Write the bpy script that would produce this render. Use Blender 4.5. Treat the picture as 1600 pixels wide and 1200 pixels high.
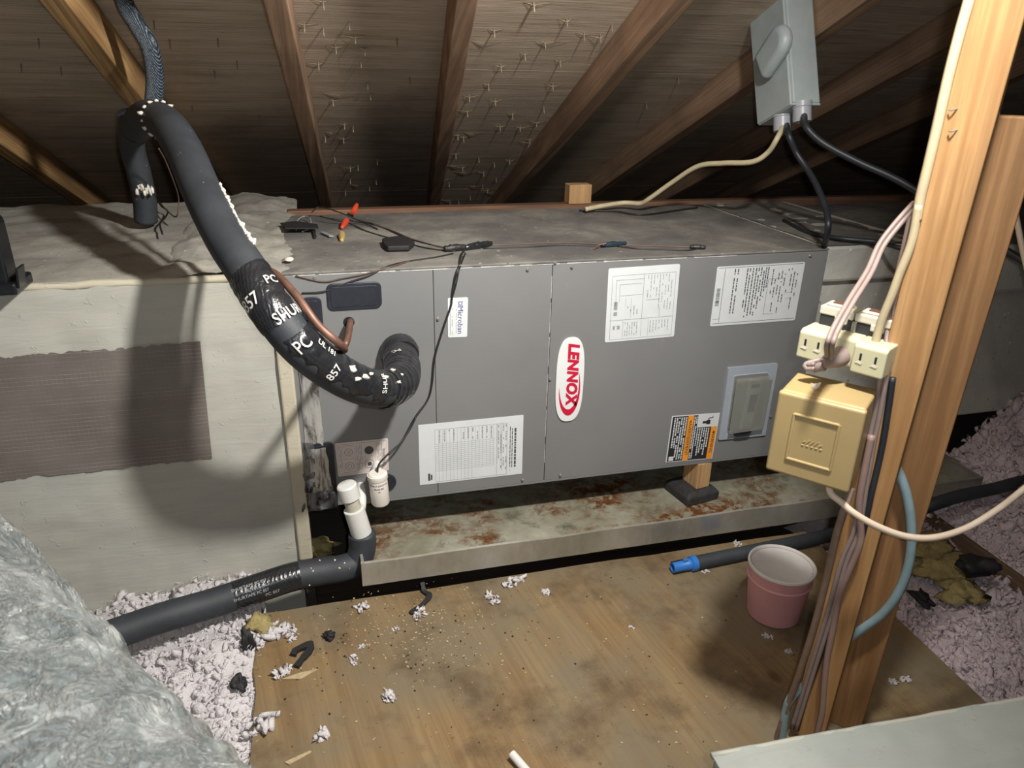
import bpy, bmesh, math, random
import numpy as np
from mathutils import Vector, Matrix, Euler, noise

for o in list(bpy.data.objects):
    bpy.data.objects.remove(o, do_unlink=True)
SC = bpy.context.scene
C = SC.collection
rnd = random.Random(7)

# ------------------------------------------------------------------ camera
CAM = Vector((-0.4938, -1.4912, 0.9212))
FPX = 1156.19
RX = Vector((0.96669265, -0.25523008, 0.01905067))
UX = Vector((0.08310604, 0.38342382, 0.91982583))
FX = Vector((0.2420717, 0.88760564, -0.39186415))
cd = bpy.data.cameras.new('camera')
cd.sensor_fit = 'HORIZONTAL'
cd.sensor_width = 36.0
cd.lens = FPX / 1600.0 * 36.0
cd.clip_start = 0.02
cd.clip_end = 100
cd.dof.use_dof = True
cd.dof.focus_distance = 1.6
cd.dof.aperture_fstop = 9.0
cam = bpy.data.objects.new('camera', cd)
C.objects.link(cam)
cam.matrix_world = Matrix(((RX.x, UX.x, -FX.x, CAM.x), (RX.y, UX.y, -FX.y, CAM.y),
                           (RX.z, UX.z, -FX.z, CAM.z), (0, 0, 0, 1)))
SC.camera = cam

# ------------------------------------------------------------------ world, lamp, exposure
w = bpy.data.worlds.new('world')
SC.world = w
w.use_nodes = True
w.node_tree.nodes['Background'].inputs[0].default_value = (0.5, 0.55, 0.7, 1)
w.node_tree.nodes['Background'].inputs[1].default_value = 0.03
LAMP = Vector((0.03, -0.96, 1.38))                      # a clip-on work light turned towards the left end of the unit
AIM = Vector((-0.70, 0.05, 0.45))
ld = bpy.data.lights.new('work_light', 'SPOT')
ld.energy = 100.0
ld.color = (1.0, 0.965, 0.91)
ld.shadow_soft_size = 0.04
ld.spot_size = math.radians(150)
ld.spot_blend = 1.0
lo = bpy.data.objects.new('work_light', ld)
lo.location = LAMP
lo.rotation_euler = (AIM - LAMP).to_track_quat('-Z', 'Y').to_euler()
C.objects.link(lo)
fd = bpy.data.lights.new('camera_fill', 'POINT')      # added fill light beside the lens, lifts the roof and the shadows
fd.energy = 11.0
fd.color = (0.95, 0.97, 1.0)
fd.shadow_soft_size = 0.01
fo_ = bpy.data.objects.new('camera_fill', fd)
fo_.location = CAM + RX * 0.03 + UX * 0.012 - FX * 0.005
C.objects.link(fo_)
SC.view_settings.view_transform = 'Standard'
SC.view_settings.look = 'None'
SC.view_settings.gamma = 1.0
SC.view_settings.use_curve_mapping = False
SC.view_settings.exposure = 0.63

# ------------------------------------------------------------------ helpers: rays of the survey photo
def ray(px, py):
    return FX + RX * ((px - 800.0) / FPX) - UX * ((py - 600.0) / FPX)
def D(px, py, d):
    return CAM + ray(px, py) * d
def onax(px, py, ax, v):
    r = ray(px, py)
    return CAM + r * ((v - CAM[ax]) / r[ax])
def PX(px, py, v=0.0): return onax(px, py, 0, v)
def PY(px, py, v=0.0): return onax(px, py, 1, v)
def PZ(px, py, v=0.0): return onax(px, py, 2, v)
SLOPE = math.radians(22.6)
TN = math.tan(SLOPE)
RH = 1.10           # height of the rafters' undersides at y = 0
RD = 0.089          # rafter depth
SH = RH + RD / math.cos(SLOPE)
def PR(px, py, h):
    r = ray(px, py)
    t = (h - TN * CAM.y - CAM.z) / (r.z + TN * r.y)
    return CAM + r * t

# ------------------------------------------------------------------ mesh builder
class MB:
    def __init__(s):
        s.v = []; s.f = []
    def add(s, vs, fs):
        n = len(s.v)
        s.v += [Vector(v) for v in vs]
        s.f += [tuple(i + n for i in f) for f in fs]
        return s
    def box(s, x0, x1, y0, y1, z0, z1):
        return s.add([(x0, y0, z0), (x1, y0, z0), (x1, y1, z0), (x0, y1, z0), (x0, y0, z1), (x1, y0, z1), (x1, y1, z1), (x0, y1, z1)],
                     [(0, 3, 2, 1), (4, 5, 6, 7), (0, 1, 5, 4), (1, 2, 6, 5), (2, 3, 7, 6), (3, 0, 4, 7)])
    def obox(s, o, a, b, c):
        """box with corner o and edge vectors a, b, c"""
        o, a, b, c = map(Vector, (o, a, b, c))
        if a.cross(b).dot(c) < 0:
            a, b = b, a
        return s.add([o, o + a, o + a + b, o + b, o + c, o + a + c, o + a + b + c, o + b + c],
                     [(0, 3, 2, 1), (4, 5, 6, 7), (0, 1, 5, 4), (1, 2, 6, 5), (2, 3, 7, 6), (3, 0, 4, 7)])
    def prism(s, pts, d):
        """extrude a closed outline (counter-clockwise seen from the +d side) along d"""
        n = len(pts); d = Vector(d); pts = [Vector(p) for p in pts]
        return s.add(pts + [p + d for p in pts],
                     [tuple(reversed(range(n))), tuple(range(n, 2 * n))] +
                     [(i, (i + 1) % n, n + (i + 1) % n, n + i) for i in range(n)])
    def tube(s, path, rad, seg=14, caps=True, jit=0.0, seed=0):
        R = random.Random(seed)
        fr = frames(path)
        n = len(path); base = len(s.v)
        for i, (p, t, a, b) in enumerate(fr):
            rr = rad(i / (n - 1.0)) if callable(rad) else rad
            for k in range(seg):
                th = 2 * math.pi * k / seg
                q = rr * (1 + (R.uniform(-jit, jit) if jit else 0))
                s.v.append(p + (a * math.cos(th) + b * math.sin(th)) * q)
        for i in range(n - 1):
            for k in range(seg):
                k2 = (k + 1) % seg
                s.f.append((base + i * seg + k, base + i * seg + k2, base + (i + 1) * seg + k2, base + (i + 1) * seg + k))
        if caps:
            s.f.append(tuple(base + k for k in reversed(range(seg))))
            s.f.append(tuple(base + (n - 1) * seg + k for k in range(seg)))
        return s
    def lathe(s, prof, o, ax=(0, 0, 1), seg=28):
        """prof = (radius, height) list; closed where radius is 0"""
        ax = Vector(ax).normalized(); o = Vector(o)
        h = Vector((1, 0, 0)) if abs(ax.x) < .8 else Vector((0, 1, 0))
        a = (h - ax * h.dot(ax)).normalized(); b = ax.cross(a)
        base = len(s.v); n = len(prof)
        for r, z in prof:
            for k in range(seg):
                th = 2 * math.pi * k / seg
                s.v.append(o + ax * z + (a * math.cos(th) + b * math.sin(th)) * r)
        for i in range(n - 1):
            for k in range(seg):
                k2 = (k + 1) % seg
                s.f.append((base + i * seg + k, base + i * seg + k2, base + (i + 1) * seg + k2, base + (i + 1) * seg + k))
        s.f.append(tuple(base + k for k in reversed(range(seg))))
        s.f.append(tuple(base + (n - 1) * seg + k for k in range(seg)))
        return s
    def build(s, name, m, parent=None, origin=None, bevel=0.0, smooth=None, sub=0, kind=None, seg=2):
        if parent is not None:
            org = wo(parent)
        elif origin is not None:
            org = Vector(origin)
        else:
            lo_ = Vector((min(v.x for v in s.v), min(v.y for v in s.v), min(v.z for v in s.v)))
            hi_ = Vector((max(v.x for v in s.v), max(v.y for v in s.v), max(v.z for v in s.v)))
            org = Vector(((lo_.x + hi_.x) / 2, (lo_.y + hi_.y) / 2, lo_.z))
        me = bpy.data.meshes.new(name)
        me.from_pydata([tuple(v - org) for v in s.v], [], s.f)
        me.validate()
        me.materials.append(m)
        if smooth is not None:
            for p in me.polygons: p.use_smooth = True
            if smooth > 0:
                me.set_sharp_from_angle(angle=math.radians(smooth))
        ob = bpy.data.objects.new(name, me)
        C.objects.link(ob)
        if parent is not None:
            ob.parent = parent
        else:
            ob.location = org
        ob['wo'] = tuple(org)
        if bevel:
            md = ob.modifiers.new('bevel', 'BEVEL')
            md.width = bevel; md.segments = seg; md.limit_method = 'ANGLE'; md.angle_limit = math.radians(40)
        if sub:
            md = ob.modifiers.new('sub', 'SUBSURF'); md.levels = sub; md.render_levels = sub
        if kind: ob['kind'] = kind
        return ob

def wo(o):
    return Vector(o['wo'])
def frames(path):
    path = [Vector(p) for p in path]
    n = len(path); out = []; a = None
    for i, p in enumerate(path):
        t = (path[min(i + 1, n - 1)] - path[max(i - 1, 0)]).normalized()
        if a is None:
            h = Vector((0, 0, 1)) if abs(t.z) < .9 else Vector((1, 0, 0))
            a = (h - t * h.dot(t)).normalized()
        else:
            a = (a - t * a.dot(t)).normalized()
        out.append((p, t, a, t.cross(a)))
    return out
def spline(pts, n=8):
    pts = [Vector(p) for p in pts]
    P = [pts[0] * 2 - pts[1]] + pts + [pts[-1] * 2 - pts[-2]]
    out = []
    for i in range(1, len(P) - 2):
        for k in range(n):
            t = k / n
            a, b, c, d = P[i - 1:i + 3]
            out.append(0.5 * ((2 * b) + (c - a) * t + (2 * a - 5 * b + 4 * c - d) * t * t + (3 * b - a - 3 * c + d) * t ** 3))
    out.append(pts[-1])
    return out
def thing(name, label, cat, loc, group=None):
    o = bpy.data.objects.new(name, None)
    o.empty_display_size = 0.05
    C.objects.link(o)
    o.location = loc
    o['wo'] = tuple(loc)
    return tag(o, label, cat, group)
def tag(o, label, cat, group=None):
    o['label'] = label; o['category'] = cat
    if group: o['group'] = group
    return o
def struct(o):
    o['kind'] = 'structure'
    return o
def text_mesh(txt, size, shear=0.0, offset=0.0, spacing=1.0):
    """2-D outline letters as (verts, faces) centred on the origin"""
    cu = bpy.data.curves.new('t', 'FONT')
    cu.body = txt; cu.size = size; cu.shear = shear; cu.offset = offset
    cu.align_x = 'CENTER'; cu.align_y = 'CENTER'; cu.space_character = spacing
    cu.resolution_u = 3
    ob = bpy.data.objects.new('t', cu)
    C.objects.link(ob)
    bpy.context.view_layer.update()
    dg = bpy.context.evaluated_depsgraph_get()
    me = bpy.data.meshes.new_from_object(ob.evaluated_get(dg))
    vs = [tuple(v.co) for v in me.vertices]; fs = [tuple(p.vertices) for p in me.polygons]
    bpy.data.objects.remove(ob, do_unlink=True); bpy.data.curves.remove(cu); bpy.data.meshes.remove(me)
    return vs, fs

# ------------------------------------------------------------------ materials
MATS = {}
class NT:
    def __init__(s, name):
        s.m = bpy.data.materials.new(name); s.m.use_nodes = True
        s.t = s.m.node_tree; s.n = s.t.nodes; s.l = s.t.links
        s.b = s.n['Principled BSDF']
        s.co = s.n.new('ShaderNodeTexCoord').outputs['Object']
    def set(s, k, v):
        i = s.b.inputs[k]
        if isinstance(v, (int, float)): i.default_value = v
        elif isinstance(v, tuple): i.default_value = (*v, 1) if len(v) == 3 else v
        else: s.l.new(v, i)
        return s
    def map(s, scale=(1, 1, 1), rot=(0, 0, 0), loc=(0, 0, 0)):
        src = s.co
        if any(rot):
            q = s.n.new('ShaderNodeMapping'); q.inputs['Rotation'].default_value = rot
            s.l.new(src, q.inputs[0]); src = q.outputs[0]
        m = s.n.new('ShaderNodeMapping')
        m.inputs['Scale'].default_value = scale; m.inputs['Location'].default_value = loc
        s.l.new(src, m.inputs[0]); return m.outputs[0]
    def noise(s, scale, detail=4, rough=.55, vec=None, dist=0.0):
        n = s.n.new('ShaderNodeTexNoise')
        n.inputs['Scale'].default_value = scale; n.inputs['Detail'].default_value = detail
        n.inputs['Roughness'].default_value = rough; n.inputs['Distortion'].default_value = dist
        s.l.new(vec or s.co, n.inputs['Vector']); return n.outputs['Fac']
    def voro(s, scale, vec=None, feat='F1'):
        n = s.n.new('ShaderNodeTexVoronoi'); n.feature = feat
        n.inputs['Scale'].default_value = scale
        s.l.new(vec or s.co, n.inputs['Vector']); return n.outputs['Distance']
    def wave(s, scale, vec=None, dist=2.0, detail=2, dscale=1.0, dirn='X', typ='BANDS'):
        n = s.n.new('ShaderNodeTexWave'); n.wave_type = typ
        if typ == 'BANDS': n.bands_direction = dirn
        n.inputs['Scale'].default_value = scale; n.inputs['Distortion'].default_value = dist
        n.inputs['Detail'].default_value = detail; n.inputs['Detail Scale'].default_value = dscale
        s.l.new(vec or s.co, n.inputs['Vector']); return n.outputs['Fac']
    def ramp(s, fac, stops):
        r = s.n.new('ShaderNodeValToRGB'); e = r.color_ramp.elements
        while len(e) < len(stops): e.new(0.5)
        for i, (p, c) in enumerate(stops):
            e[i].position = p
            e[i].color = (c, c, c, 1) if isinstance(c, (int, float)) else (*c, 1)
        s.l.new(fac, r.inputs[0]); return r.outputs[0]
    def mix(s, fac, a, b, mode='MIX'):
        n = s.n.new('ShaderNodeMix'); n.data_type = 'RGBA'; n.blend_type = mode
        for idx, v in ((0, fac), (6, a), (7, b)):
            if isinstance(v, (int, float)):
                n.inputs[idx].default_value = v if idx == 0 else (v, v, v, 1)
            elif isinstance(v, tuple): n.inputs[idx].default_value = (*v, 1)
            else: s.l.new(v, n.inputs[idx])
        return n.outputs[2]
    def math(s, op, a, b=0.0):
        n = s.n.new('ShaderNodeMath'); n.operation = op
        for i, v in enumerate((a, b)):
            if isinstance(v, (int, float)): n.inputs[i].default_value = v
            else: s.l.new(v, n.inputs[i])
        return n.outputs[0]
    def sep(s, vec=None):
        n = s.n.new('ShaderNodeSeparateXYZ'); s.l.new(vec or s.co, n.inputs[0]); return n.outputs
    def bump(s, h, strength=.3, dist=.002, normal=None):
        b = s.n.new('ShaderNodeBump'); b.inputs['Strength'].default_value = strength; b.inputs['Distance'].default_value = dist
        s.l.new(h, b.inputs['Height'])
        if normal: s.l.new(normal, b.inputs['Normal'])
        s.l.new(b.outputs[0], s.b.inputs['Normal']); return b.outputs[0]

def plain(name, col, rough=.5, metal=0.0, vary=.12, scale=30, bump=0.0, bscale=200, bd=.001, spec=.5):
    t = NT(name)
    f = t.ramp(t.noise(scale, 4), [(.3, 1 - vary), (.7, 1 + 0.0)])
    t.set('Base Color', t.mix(1.0, col, f, 'MULTIPLY')).set('Roughness', rough).set('Metallic', metal)
    t.b.inputs['Specular IOR Level'].default_value = spec
    if bump: t.bump(t.noise(bscale, 3), bump, bd)
    return t.m
def wood(name, light, mid, dark, axis=0, rot=(0, 0, 0), scale=1.0, rough=.75, bump=.35, dirt=.35, ring=True, knots=0.0):
    t = NT(name)
    sc = [9 * scale] * 3; sc[axis] = 0.55 * scale
    v = t.map(tuple(sc), rot)
    n1 = t.noise(2.2, 6, .6, v, .6)
    sf = [70 * scale] * 3; sf[axis] = 1.6 * scale
    v2 = t.map(tuple(sf), rot)
    n2 = t.noise(2.0, 4, .6, v2)
    wv = t.wave(1.3, v, 7.0, 3, .7, 'Y' if axis != 1 else 'X')
    c = t.ramp(n1, [(.28, dark), (.5, mid), (.72, light)])
    if ring:
        c = t.mix(t.ramp(wv, [(0.35, .0), (.95, .55)]), c, dark)
    c = t.mix(t.ramp(n2, [(.35, .5), (.6, 0.0)]), c, dark)
    if dirt:
        d = t.ramp(t.noise(5.0, 5, .6), [(.42, 0.0), (.72, dirt)])
        c = t.mix(d, c, (.05, .04, .035))
    t.set('Base Color', c).set('Roughness', rough)
    t.b.inputs['Specular IOR Level'].default_value = .25
    t.bump(t.math('ADD', n2, t.math('MULTIPLY', n1, .6)), bump, .0015)
    return t.m
# ------------------------------------------------------------------ material library
ROT_R = (SLOPE, 0, 0)
M_SHEATH = None
def make_sheath():
    t = NT('sheathing_plywood')
    v = t.map((.9, 16, 16), (SLOPE, 0, 0))
    n1 = t.noise(2.0, 6, .62, v, .5)
    v2 = t.map((3.0, 150, 150), (SLOPE, 0, 0))
    n2 = t.noise(1.6, 3, .6, v2)
    c = t.ramp(n1, [(.25, (.42, .335, .25)), (.5, (.59, .485, .37)), (.75, (.68, .57, .45))])
    c = t.mix(t.ramp(n2, [(.36, .5), (.52, 0.0)]), c, (.24, .17, .12))
    st = t.ramp(t.noise(3.2, 5, .65), [(.5, 0.0), (.75, .6)])
    c = t.mix(st, c, (.22, .18, .15))
    t.set('Base Color', c).set('Roughness', .85)
    t.b.inputs['Specular IOR Level'].default_value = .2
    t.bump(t.math('ADD', n2, n1), .5, .002)
    return t.m
M_SHEATH = make_sheath()
M_RAFTER = wood('rafter_fir', (.52, .345, .225), (.40, .255, .16), (.21, .13, .085), axis=1, rot=(SLOPE, 0, 0), dirt=.3)
M_RAFTERL = wood('rafter_pine', (.62, .42, .20), (.50, .31, .13), (.20, .105, .045), axis=1, rot=(SLOPE, 0, 0), dirt=.15, scale=1.3)
M_POST = wood('post_fir', (.52, .315, .145), (.45, .255, .105), (.30, .155, .06), axis=2, dirt=.18, scale=1.6, ring=True, rough=.6)
M_POST2 = wood('post_fir_shaded', (.38, .215, .095), (.31, .165, .07), (.19, .095, .038), axis=2, dirt=.2, scale=1.6, rough=.6)  # post wood again, darkened for the shadow of the first post
M_BLOCK = wood('block_pine', (.62, .41, .21), (.52, .33, .16), (.32, .18, .085), axis=2, dirt=.1, scale=2.0)
M_DARKWOOD = wood('old_plate_wood', (.26, .14, .085), (.19, .10, .06), (.09, .05, .033), axis=0, dirt=.4, scale=1.5)
M_SHADEWOOD = wood('shade_black_timber', (.05, .034, .025), (.035, .022, .016), (.018, .012, .01), axis=0, dirt=.4, scale=1.5)  # wood colour taken near black to stand for the shade below the pan
M_JOIST = wood('joist_wood', (.27, .18, .11), (.19, .12, .075), (.1, .06, .04), axis=1, dirt=.4, scale=1.2)

def make_floor_ply():
    t = NT('platform_plywood')
    v = t.map((11, 1.0, 11), (0, 0, math.radians(-9)))
    n1 = t.noise(2.0, 7, .62, v, .7)
    v2 = t.map((95, 2.6, 95), (0, 0, math.radians(-9)))
    n2 = t.noise(1.8, 4, .6, v2)
    c = t.ramp(n1, [(.22, (0.137, 0.082, 0.035)), (.48, (0.209, 0.137, 0.065)), (.75, (0.266, 0.190, 0.095))])
    c = t.mix(t.ramp(n2, [(.36, .4), (.52, 0.0)]), c, (0.144, 0.082, 0.035))
    big = t.noise(3.3, 5, .6)
    c = t.mix(t.ramp(big, [(.42, .8), (.60, 0.0)]), c, (0.163, 0.137, 0.091))
    c = t.mix(t.ramp(t.noise(6.0, 6, .7, t.map((1, 1, 1), (0, 0, 0), (3, 7, 1))), [(.50, 0.0), (.68, .8)]), c, (.085, .056, .030))
    kn = t.voro(6.5, t.map((1, .75, .02)))
    c = t.mix(t.ramp(kn, [(.04, .75), (.10, 0.0)]), c, (0.076, 0.046, 0.023))
    sp = t.noise(90, 2, .5)
    c = t.mix(t.ramp(sp, [(.70, 0.0), (.76, .7)]), c, (0.068, 0.042, 0.023))
    t.set('Base Color', c).set('Roughness', .7)
    t.b.inputs['Specular IOR Level'].default_value = .25
    t.bump(t.math('ADD', n2, t.math('MULTIPLY', n1, .7)), .35, .0015)
    return t.m
M_FLOORPLY = make_floor_ply()

def make_mastic(name, base, dirty, mid=.5, rough=.62):
    """brushed duct mastic: pale, horizontal brush strokes, lumps"""
    t = NT(name)
    v = t.map((4, 34, 34))
    n1 = t.noise(1.6, 7, .65, v, .8)
    big = t.noise(4.0, 5, .6)
    lump = t.noise(38, 5, .7)
    c = t.mix(t.ramp(big, [(.35, 0.0), (.7, 1.0)]), base, dirty)
    c = t.mix(t.ramp(n1, [(.30, .45), (.55, 0.0)]), c, tuple(x * .82 for x in base))
    t.set('Base Color', c).set('Roughness', rough)
    h = t.math('ADD', t.math('MULTIPLY', n1, .8), t.math('MULTIPLY', t.ramp(lump, [(.62, 0.0), (.75, 1.0)]), 1.2))
    t.bump(h, .42, .003)
    return t.m
M_MASTIC = make_mastic('mastic_coat', (0.404, 0.408, 0.370), (0.439, 0.421, 0.357))
M_MASTIC_EDGE = make_mastic('mastic_edge', (.50, .465, .365), (.43, .385, .285))
def make_dusty(name, base, pale, dark, amt=.6):
    t = NT(name)
    b1 = t.noise(7.0, 7, .65, None, .4)
    b2 = t.noise(2.6, 5, .6, t.map((1, 1, 1), (0, 0, 0), (4, 2, 0)))
    sp = t.noise(60, 4, .6)
    c = t.mix(t.ramp(b1, [(.40, 0.0), (.66, 1.0)]), base, pale)
    c = t.mix(t.ramp(b2, [(.36, .85), (.56, 0.0)]), c, dark)
    c = t.mix(t.ramp(sp, [(.66, 0.0), (.72, .7)]), c, tuple(min(1, x * 1.7) for x in pale))
    c = t.mix(t.ramp(t.noise(75, 4, .6, t.map((1, 1, 1), (0, 0, 0), (9, 1, 4))), [(.67, 0.0), (.71, .8)]), c, tuple(x * .35 for x in dark))
    t.set('Base Color', c).set('Roughness', .85)
    t.bump(t.math('ADD', b1, sp), .5, .003)
    return t.m
M_DUCTTOP = make_dusty('dusty_duct_top', (.30, .29, .255), (.40, .385, .33), (.19, .18, .16))
M_CABTOP = make_dusty('dusty_cabinet_top', (.135, .13, .12), (.25, .24, .21), (.075, .072, .07))
M_RDUCT = make_dusty('far_duct_paint', (.47, .465, .42), (.54, .53, .47), (.36, .36, .33))
M_FGDUCT = make_mastic('foreground_mastic', (.29, .31, .285), (.21, .23, .215))

def make_foilpatch():
    t = NT('scrim_foil')
    x, y, z = t.sep()
    lv = t.map((1, 1, 1), (0, math.radians(0.0), 0))
    l1 = t.math('ABSOLUTE', t.math('SINE', t.math('MULTIPLY', z, math.pi / .0085)))
    l2 = t.math('ABSOLUTE', t.math('SINE', t.math('MULTIPLY', x, math.pi / .0085)))
    line = t.ramp(l1, [(.0, 1.0), (.16, 0.0)])
    line2 = t.ramp(l2, [(.0, .35), (.12, 0.0)])
    br = t.ramp(t.noise(26, 4, .6, t.map((.25, 1, 2.2))), [(.40, 0.05), (.62, .85)])
    big = t.noise(5, 4, .6)
    base = t.ramp(big, [(.3, (.17, .145, .13)), (.7, (.25, .225, .20))])
    k = t.mix(1.0, t.mix(1.0, line, line2, 'ADD'), br, 'MULTIPLY')
    c = t.mix(k, base, (.55, .53, .49))
    t.set('Base Color', c).set('Roughness', .42).set('Metallic', .35)
    t.bump(t.math('ADD', line, t.math('MULTIPLY', big, .5)), .5, .0012)
    return t.m
M_FOILPATCH = make_foilpatch()
def make_flexfoil():
    t = NT('crinkled_foil_jacket')
    n = t.noise(7, 9, .7, None, 1.6)
    n3 = t.noise(26, 8, .74, None, 1.8)
    w_ = t.math('ABSOLUTE', t.math('SUBTRACT', t.noise(16, 6, .6, t.map((1, 1, 1), (0, 0, 0), (5, 3, 1)), 1.5), .5))
    w2 = t.math('ABSOLUTE', t.math('SUBTRACT', t.noise(42, 4, .6, t.map((1, 1, 1), (0, 0, 0), (1, 8, 2)), 1.0), .5))
    crease = t.ramp(w_, [(.0, 1.0), (.035, 0.0)]); fine = t.ramp(w2, [(.0, 1.0), (.05, 0.0)])
    c = t.ramp(n, [(.34, (.11, .135, .14)), (.5, (.25, .285, .285)), (.64, (.50, .535, .53))])
    c = t.mix(t.math('MULTIPLY', t.math('MAXIMUM', crease, t.math('MULTIPLY', fine, .6)), .6), c, (.80, .82, .79))
    t.set('Base Color', c).set('Roughness', .22).set('Metallic', .55)
    h = t.math('ADD', t.math('ADD', n, t.math('MULTIPLY', n3, .45)), t.math('ADD', t.math('MULTIPLY', crease, .35), t.math('MULTIPLY', fine, .15)))
    t.bump(h, .9, .010)
    return t.m
M_FLEX = make_flexfoil()
def make_tapefoil(name='aluminium_tape', col=(.52, .52, .50), dark=(.09, .085, .08), axis=(40, 40, 7)):
    t = NT(name)
    n = t.noise(1.5, 6, .65, t.map(axis), .6)
    c = t.ramp(n, [(.38, dark), (.52, col), (.72, tuple(min(1, x * 1.3) for x in col))])
    t.set('Base Color', c).set('Roughness', .38).set('Metallic', .55)
    t.bump(n, .6, .003)
    return t.m
M_FOILTAPE = make_tapefoil()
M_FOILDARK = make_tapefoil('dark_crumpled_tape', (.20, .20, .20), (.025, .024, .023), (45, 45, 9))
def make_cabinet():
    t = NT('cabinet_grey_paint')
    b = t.noise(3.0, 5, .6)
    f = t.noise(400, 2, .5)
    c = t.ramp(b, [(.3, (.160, .163, .163)), (.7, (.186, .189, .189))])
    s = t.ramp(t.noise(48, 4, .6, t.map((1, 1, .25))), [(.70, 0.0), (.78, .25)])
    c = t.mix(s, c, (.30, .29, .27))
    t.set('Base Color', c).set('Roughness', .52)
    t.bump(f, .08, .0004)
    return t.m
M_CAB = make_cabinet()
M_CABDARK = plain('cabinet_seam_dark', (.03, .03, .03), .8)
M_WHITELINE = plain('scraped_paint_edge', (.62, .61, .57), .5, vary=.5, scale=60)
M_LABEL = plain('label_paper', (.60, .63, .64), .45, vary=.06)
M_LABELG = plain('label_yellowed', (.66, .58, .54), .5, vary=.08)
M_INK = plain('label_ink', (.06, .065, .07), .6, vary=.1)
M_INKG = plain('label_grey_ink', (.30, .32, .33), .6, vary=.2)
M_INKBLUE = plain('label_blue_ink', (.06, .05, .22), .6, vary=.1)
M_RED = plain('badge_red', (.52, .012, .045), .4, vary=.05)
M_BADGE = plain('badge_white', (.68, .70, .70), .3, vary=.03)
M_ORANGE = plain('warning_orange', (.78, .30, .035), .45, vary=.06)
M_BLACK = plain('warning_black', (.022, .022, .026), .5, vary=.1)
M_RUBBER = plain('black_rubber_plug', (.022, .026, .036), .42, vary=.35, scale=60, bump=.3, bscale=90)
M_HOLE = plain('dark_hole', (.006, .006, .006), .9)
M_SCREW = plain('zinc_screw', (.45, .44, .41), .35, .7, vary=.3, scale=200)
def make_foam():
    t = NT('black_foam_sleeve')
    n = t.noise(14, 5, .6)
    f = t.noise(420, 2, .5)
    c = t.ramp(n, [(.3, (.020, .024, .029)), (.7, (.036, .041, .048))])
    c = t.mix(t.ramp(t.noise(70, 4, .65), [(.69, 0.0), (.74, .5)]), c, (.25, .26, .26))
    t.set('Base Color', c).set('Roughness', .62)
    t.bump(t.math('ADD', f, t.math('MULTIPLY', n, 2.0)), .25, .001)
    return t.m
M_FOAM = make_foam()
def make_tape():
    t = NT('black_wrap_tape')
    n = t.noise(22, 6, .65, None, 1.5)
    w = t.wave(55, t.map((1, 1, 1), (.4, .3, .7)), 4.0, 3, 2.0)
    t.set('Base Color', t.ramp(n, [(.3, (.010, .011, .013)), (.7, (.022, .023, .026))])).set('Roughness', .24)
    t.bump(t.math('ADD', n, t.math('MULTIPLY', w, .25)), .55, .003)
    return t.m
M_TAPE = make_tape()
M_PRINT = plain('tape_white_print', (.72, .70, .66), .4, vary=.2, scale=80)
M_LUMP = plain('white_sealant_lump', (.70, .66, .58), .7, vary=.25, scale=120, bump=.6, bscale=160)
def make_braid():
    t = NT('knit_sleeve')
    a = t.wave(120, t.map((1, 1, 1), (0, .3, .6)), 1.5, 2, 3.0)
    b = t.noise(260, 3, .6)
    c = t.mix(t.ramp(t.math('MULTIPLY', a, b), [(.33, 0.0), (.5, 1.0)]), (.012, .018, .026), (.13, .17, .21))
    t.set('Base Color', c).set('Roughness', .55)
    t.bump(t.math('ADD', a, b), .7, .002)
    return t.m
M_BRAID = make_braid()
M_COPPER = plain('tarnished_copper', (.24, .125, .09), .52, .5, vary=.45, scale=45)
M_PVC = plain('white_pvc', (.66, .66, .63), .35, vary=.05)
M_PVCCLEAR = plain('cloudy_clear_pvc', (.50, .48, .40), .3, vary=.2, scale=60)
M_FLOAT = plain('float_switch_white', (.74, .70, .64), .4, vary=.05)
def make_pan():
    t = NT('galvanised_pan')
    n = t.noise(7, 6, .65); big = t.noise(3.6, 6, .68, t.map((1, 1.3, 1), (0, 0, 0), (1.7, .3, 0)), .5)
    cell = t.voro(55)
    c = t.ramp(n, [(.3, (.26, .245, .16)), (.52, (.40, .385, .285)), (.75, (.56, .55, .46))])
    c = t.mix(t.ramp(cell, [(.2, 0.0), (.7, .25)]), c, (.24, .25, .22))
    dk = t.noise(11, 7, .72, t.map((1, 1, 1), (0, 0, 0), (2, 5, 1)), .3)
    c = t.mix(t.ramp(dk, [(.56, 0.0), (.68, .8)]), c, (.085, .085, .06))
    rust = t.noise(34, 7, .75, None, .4)
    mask = t.math('MULTIPLY', t.ramp(big, [(.47, 0.0), (.60, 1.0)]), t.ramp(rust, [(.42, 0.0), (.52, 1.0)]))
    c = t.mix(mask, c, t.ramp(rust, [(.45, (.215, .085, .026)), (.7, (.095, .036, .016))]))
    t.set('Base Color', c).set('Roughness', .48).set('Metallic', .35)
    t.bump(t.math('ADD', n, rust), .3, .0015)
    return t.m
M_PAN = make_pan()
def make_panlip():
    t = NT('pan_lip_metal')
    n = t.noise(5, 6, .65, t.map((1, 1, .6)))
    c = t.ramp(n, [(.3, (.25, .235, .19)), (.5, (.38, .36, .305)), (.72, (.54, .535, .50))])
    c = t.mix(t.ramp(t.noise(16, 6, .7, t.map((1.2, 1, .25))), [(.6, 0.0), (.74, .7)]), c, (.55, .54, .50))
    c = t.mix(t.ramp(t.noise(3.4, 3, .5, t.map((1, 1, 1), (0, 0, 0), (2.55, 0, 0))), [(.66, 0.0), (.72, .6)]), c, (.16, .20, .36))
    t.set('Base Color', c).set('Roughness', .40).set('Metallic', .55)
    t.bump(n, .2, .003)
    return t.m
M_PANLIP = make_panlip()
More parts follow.
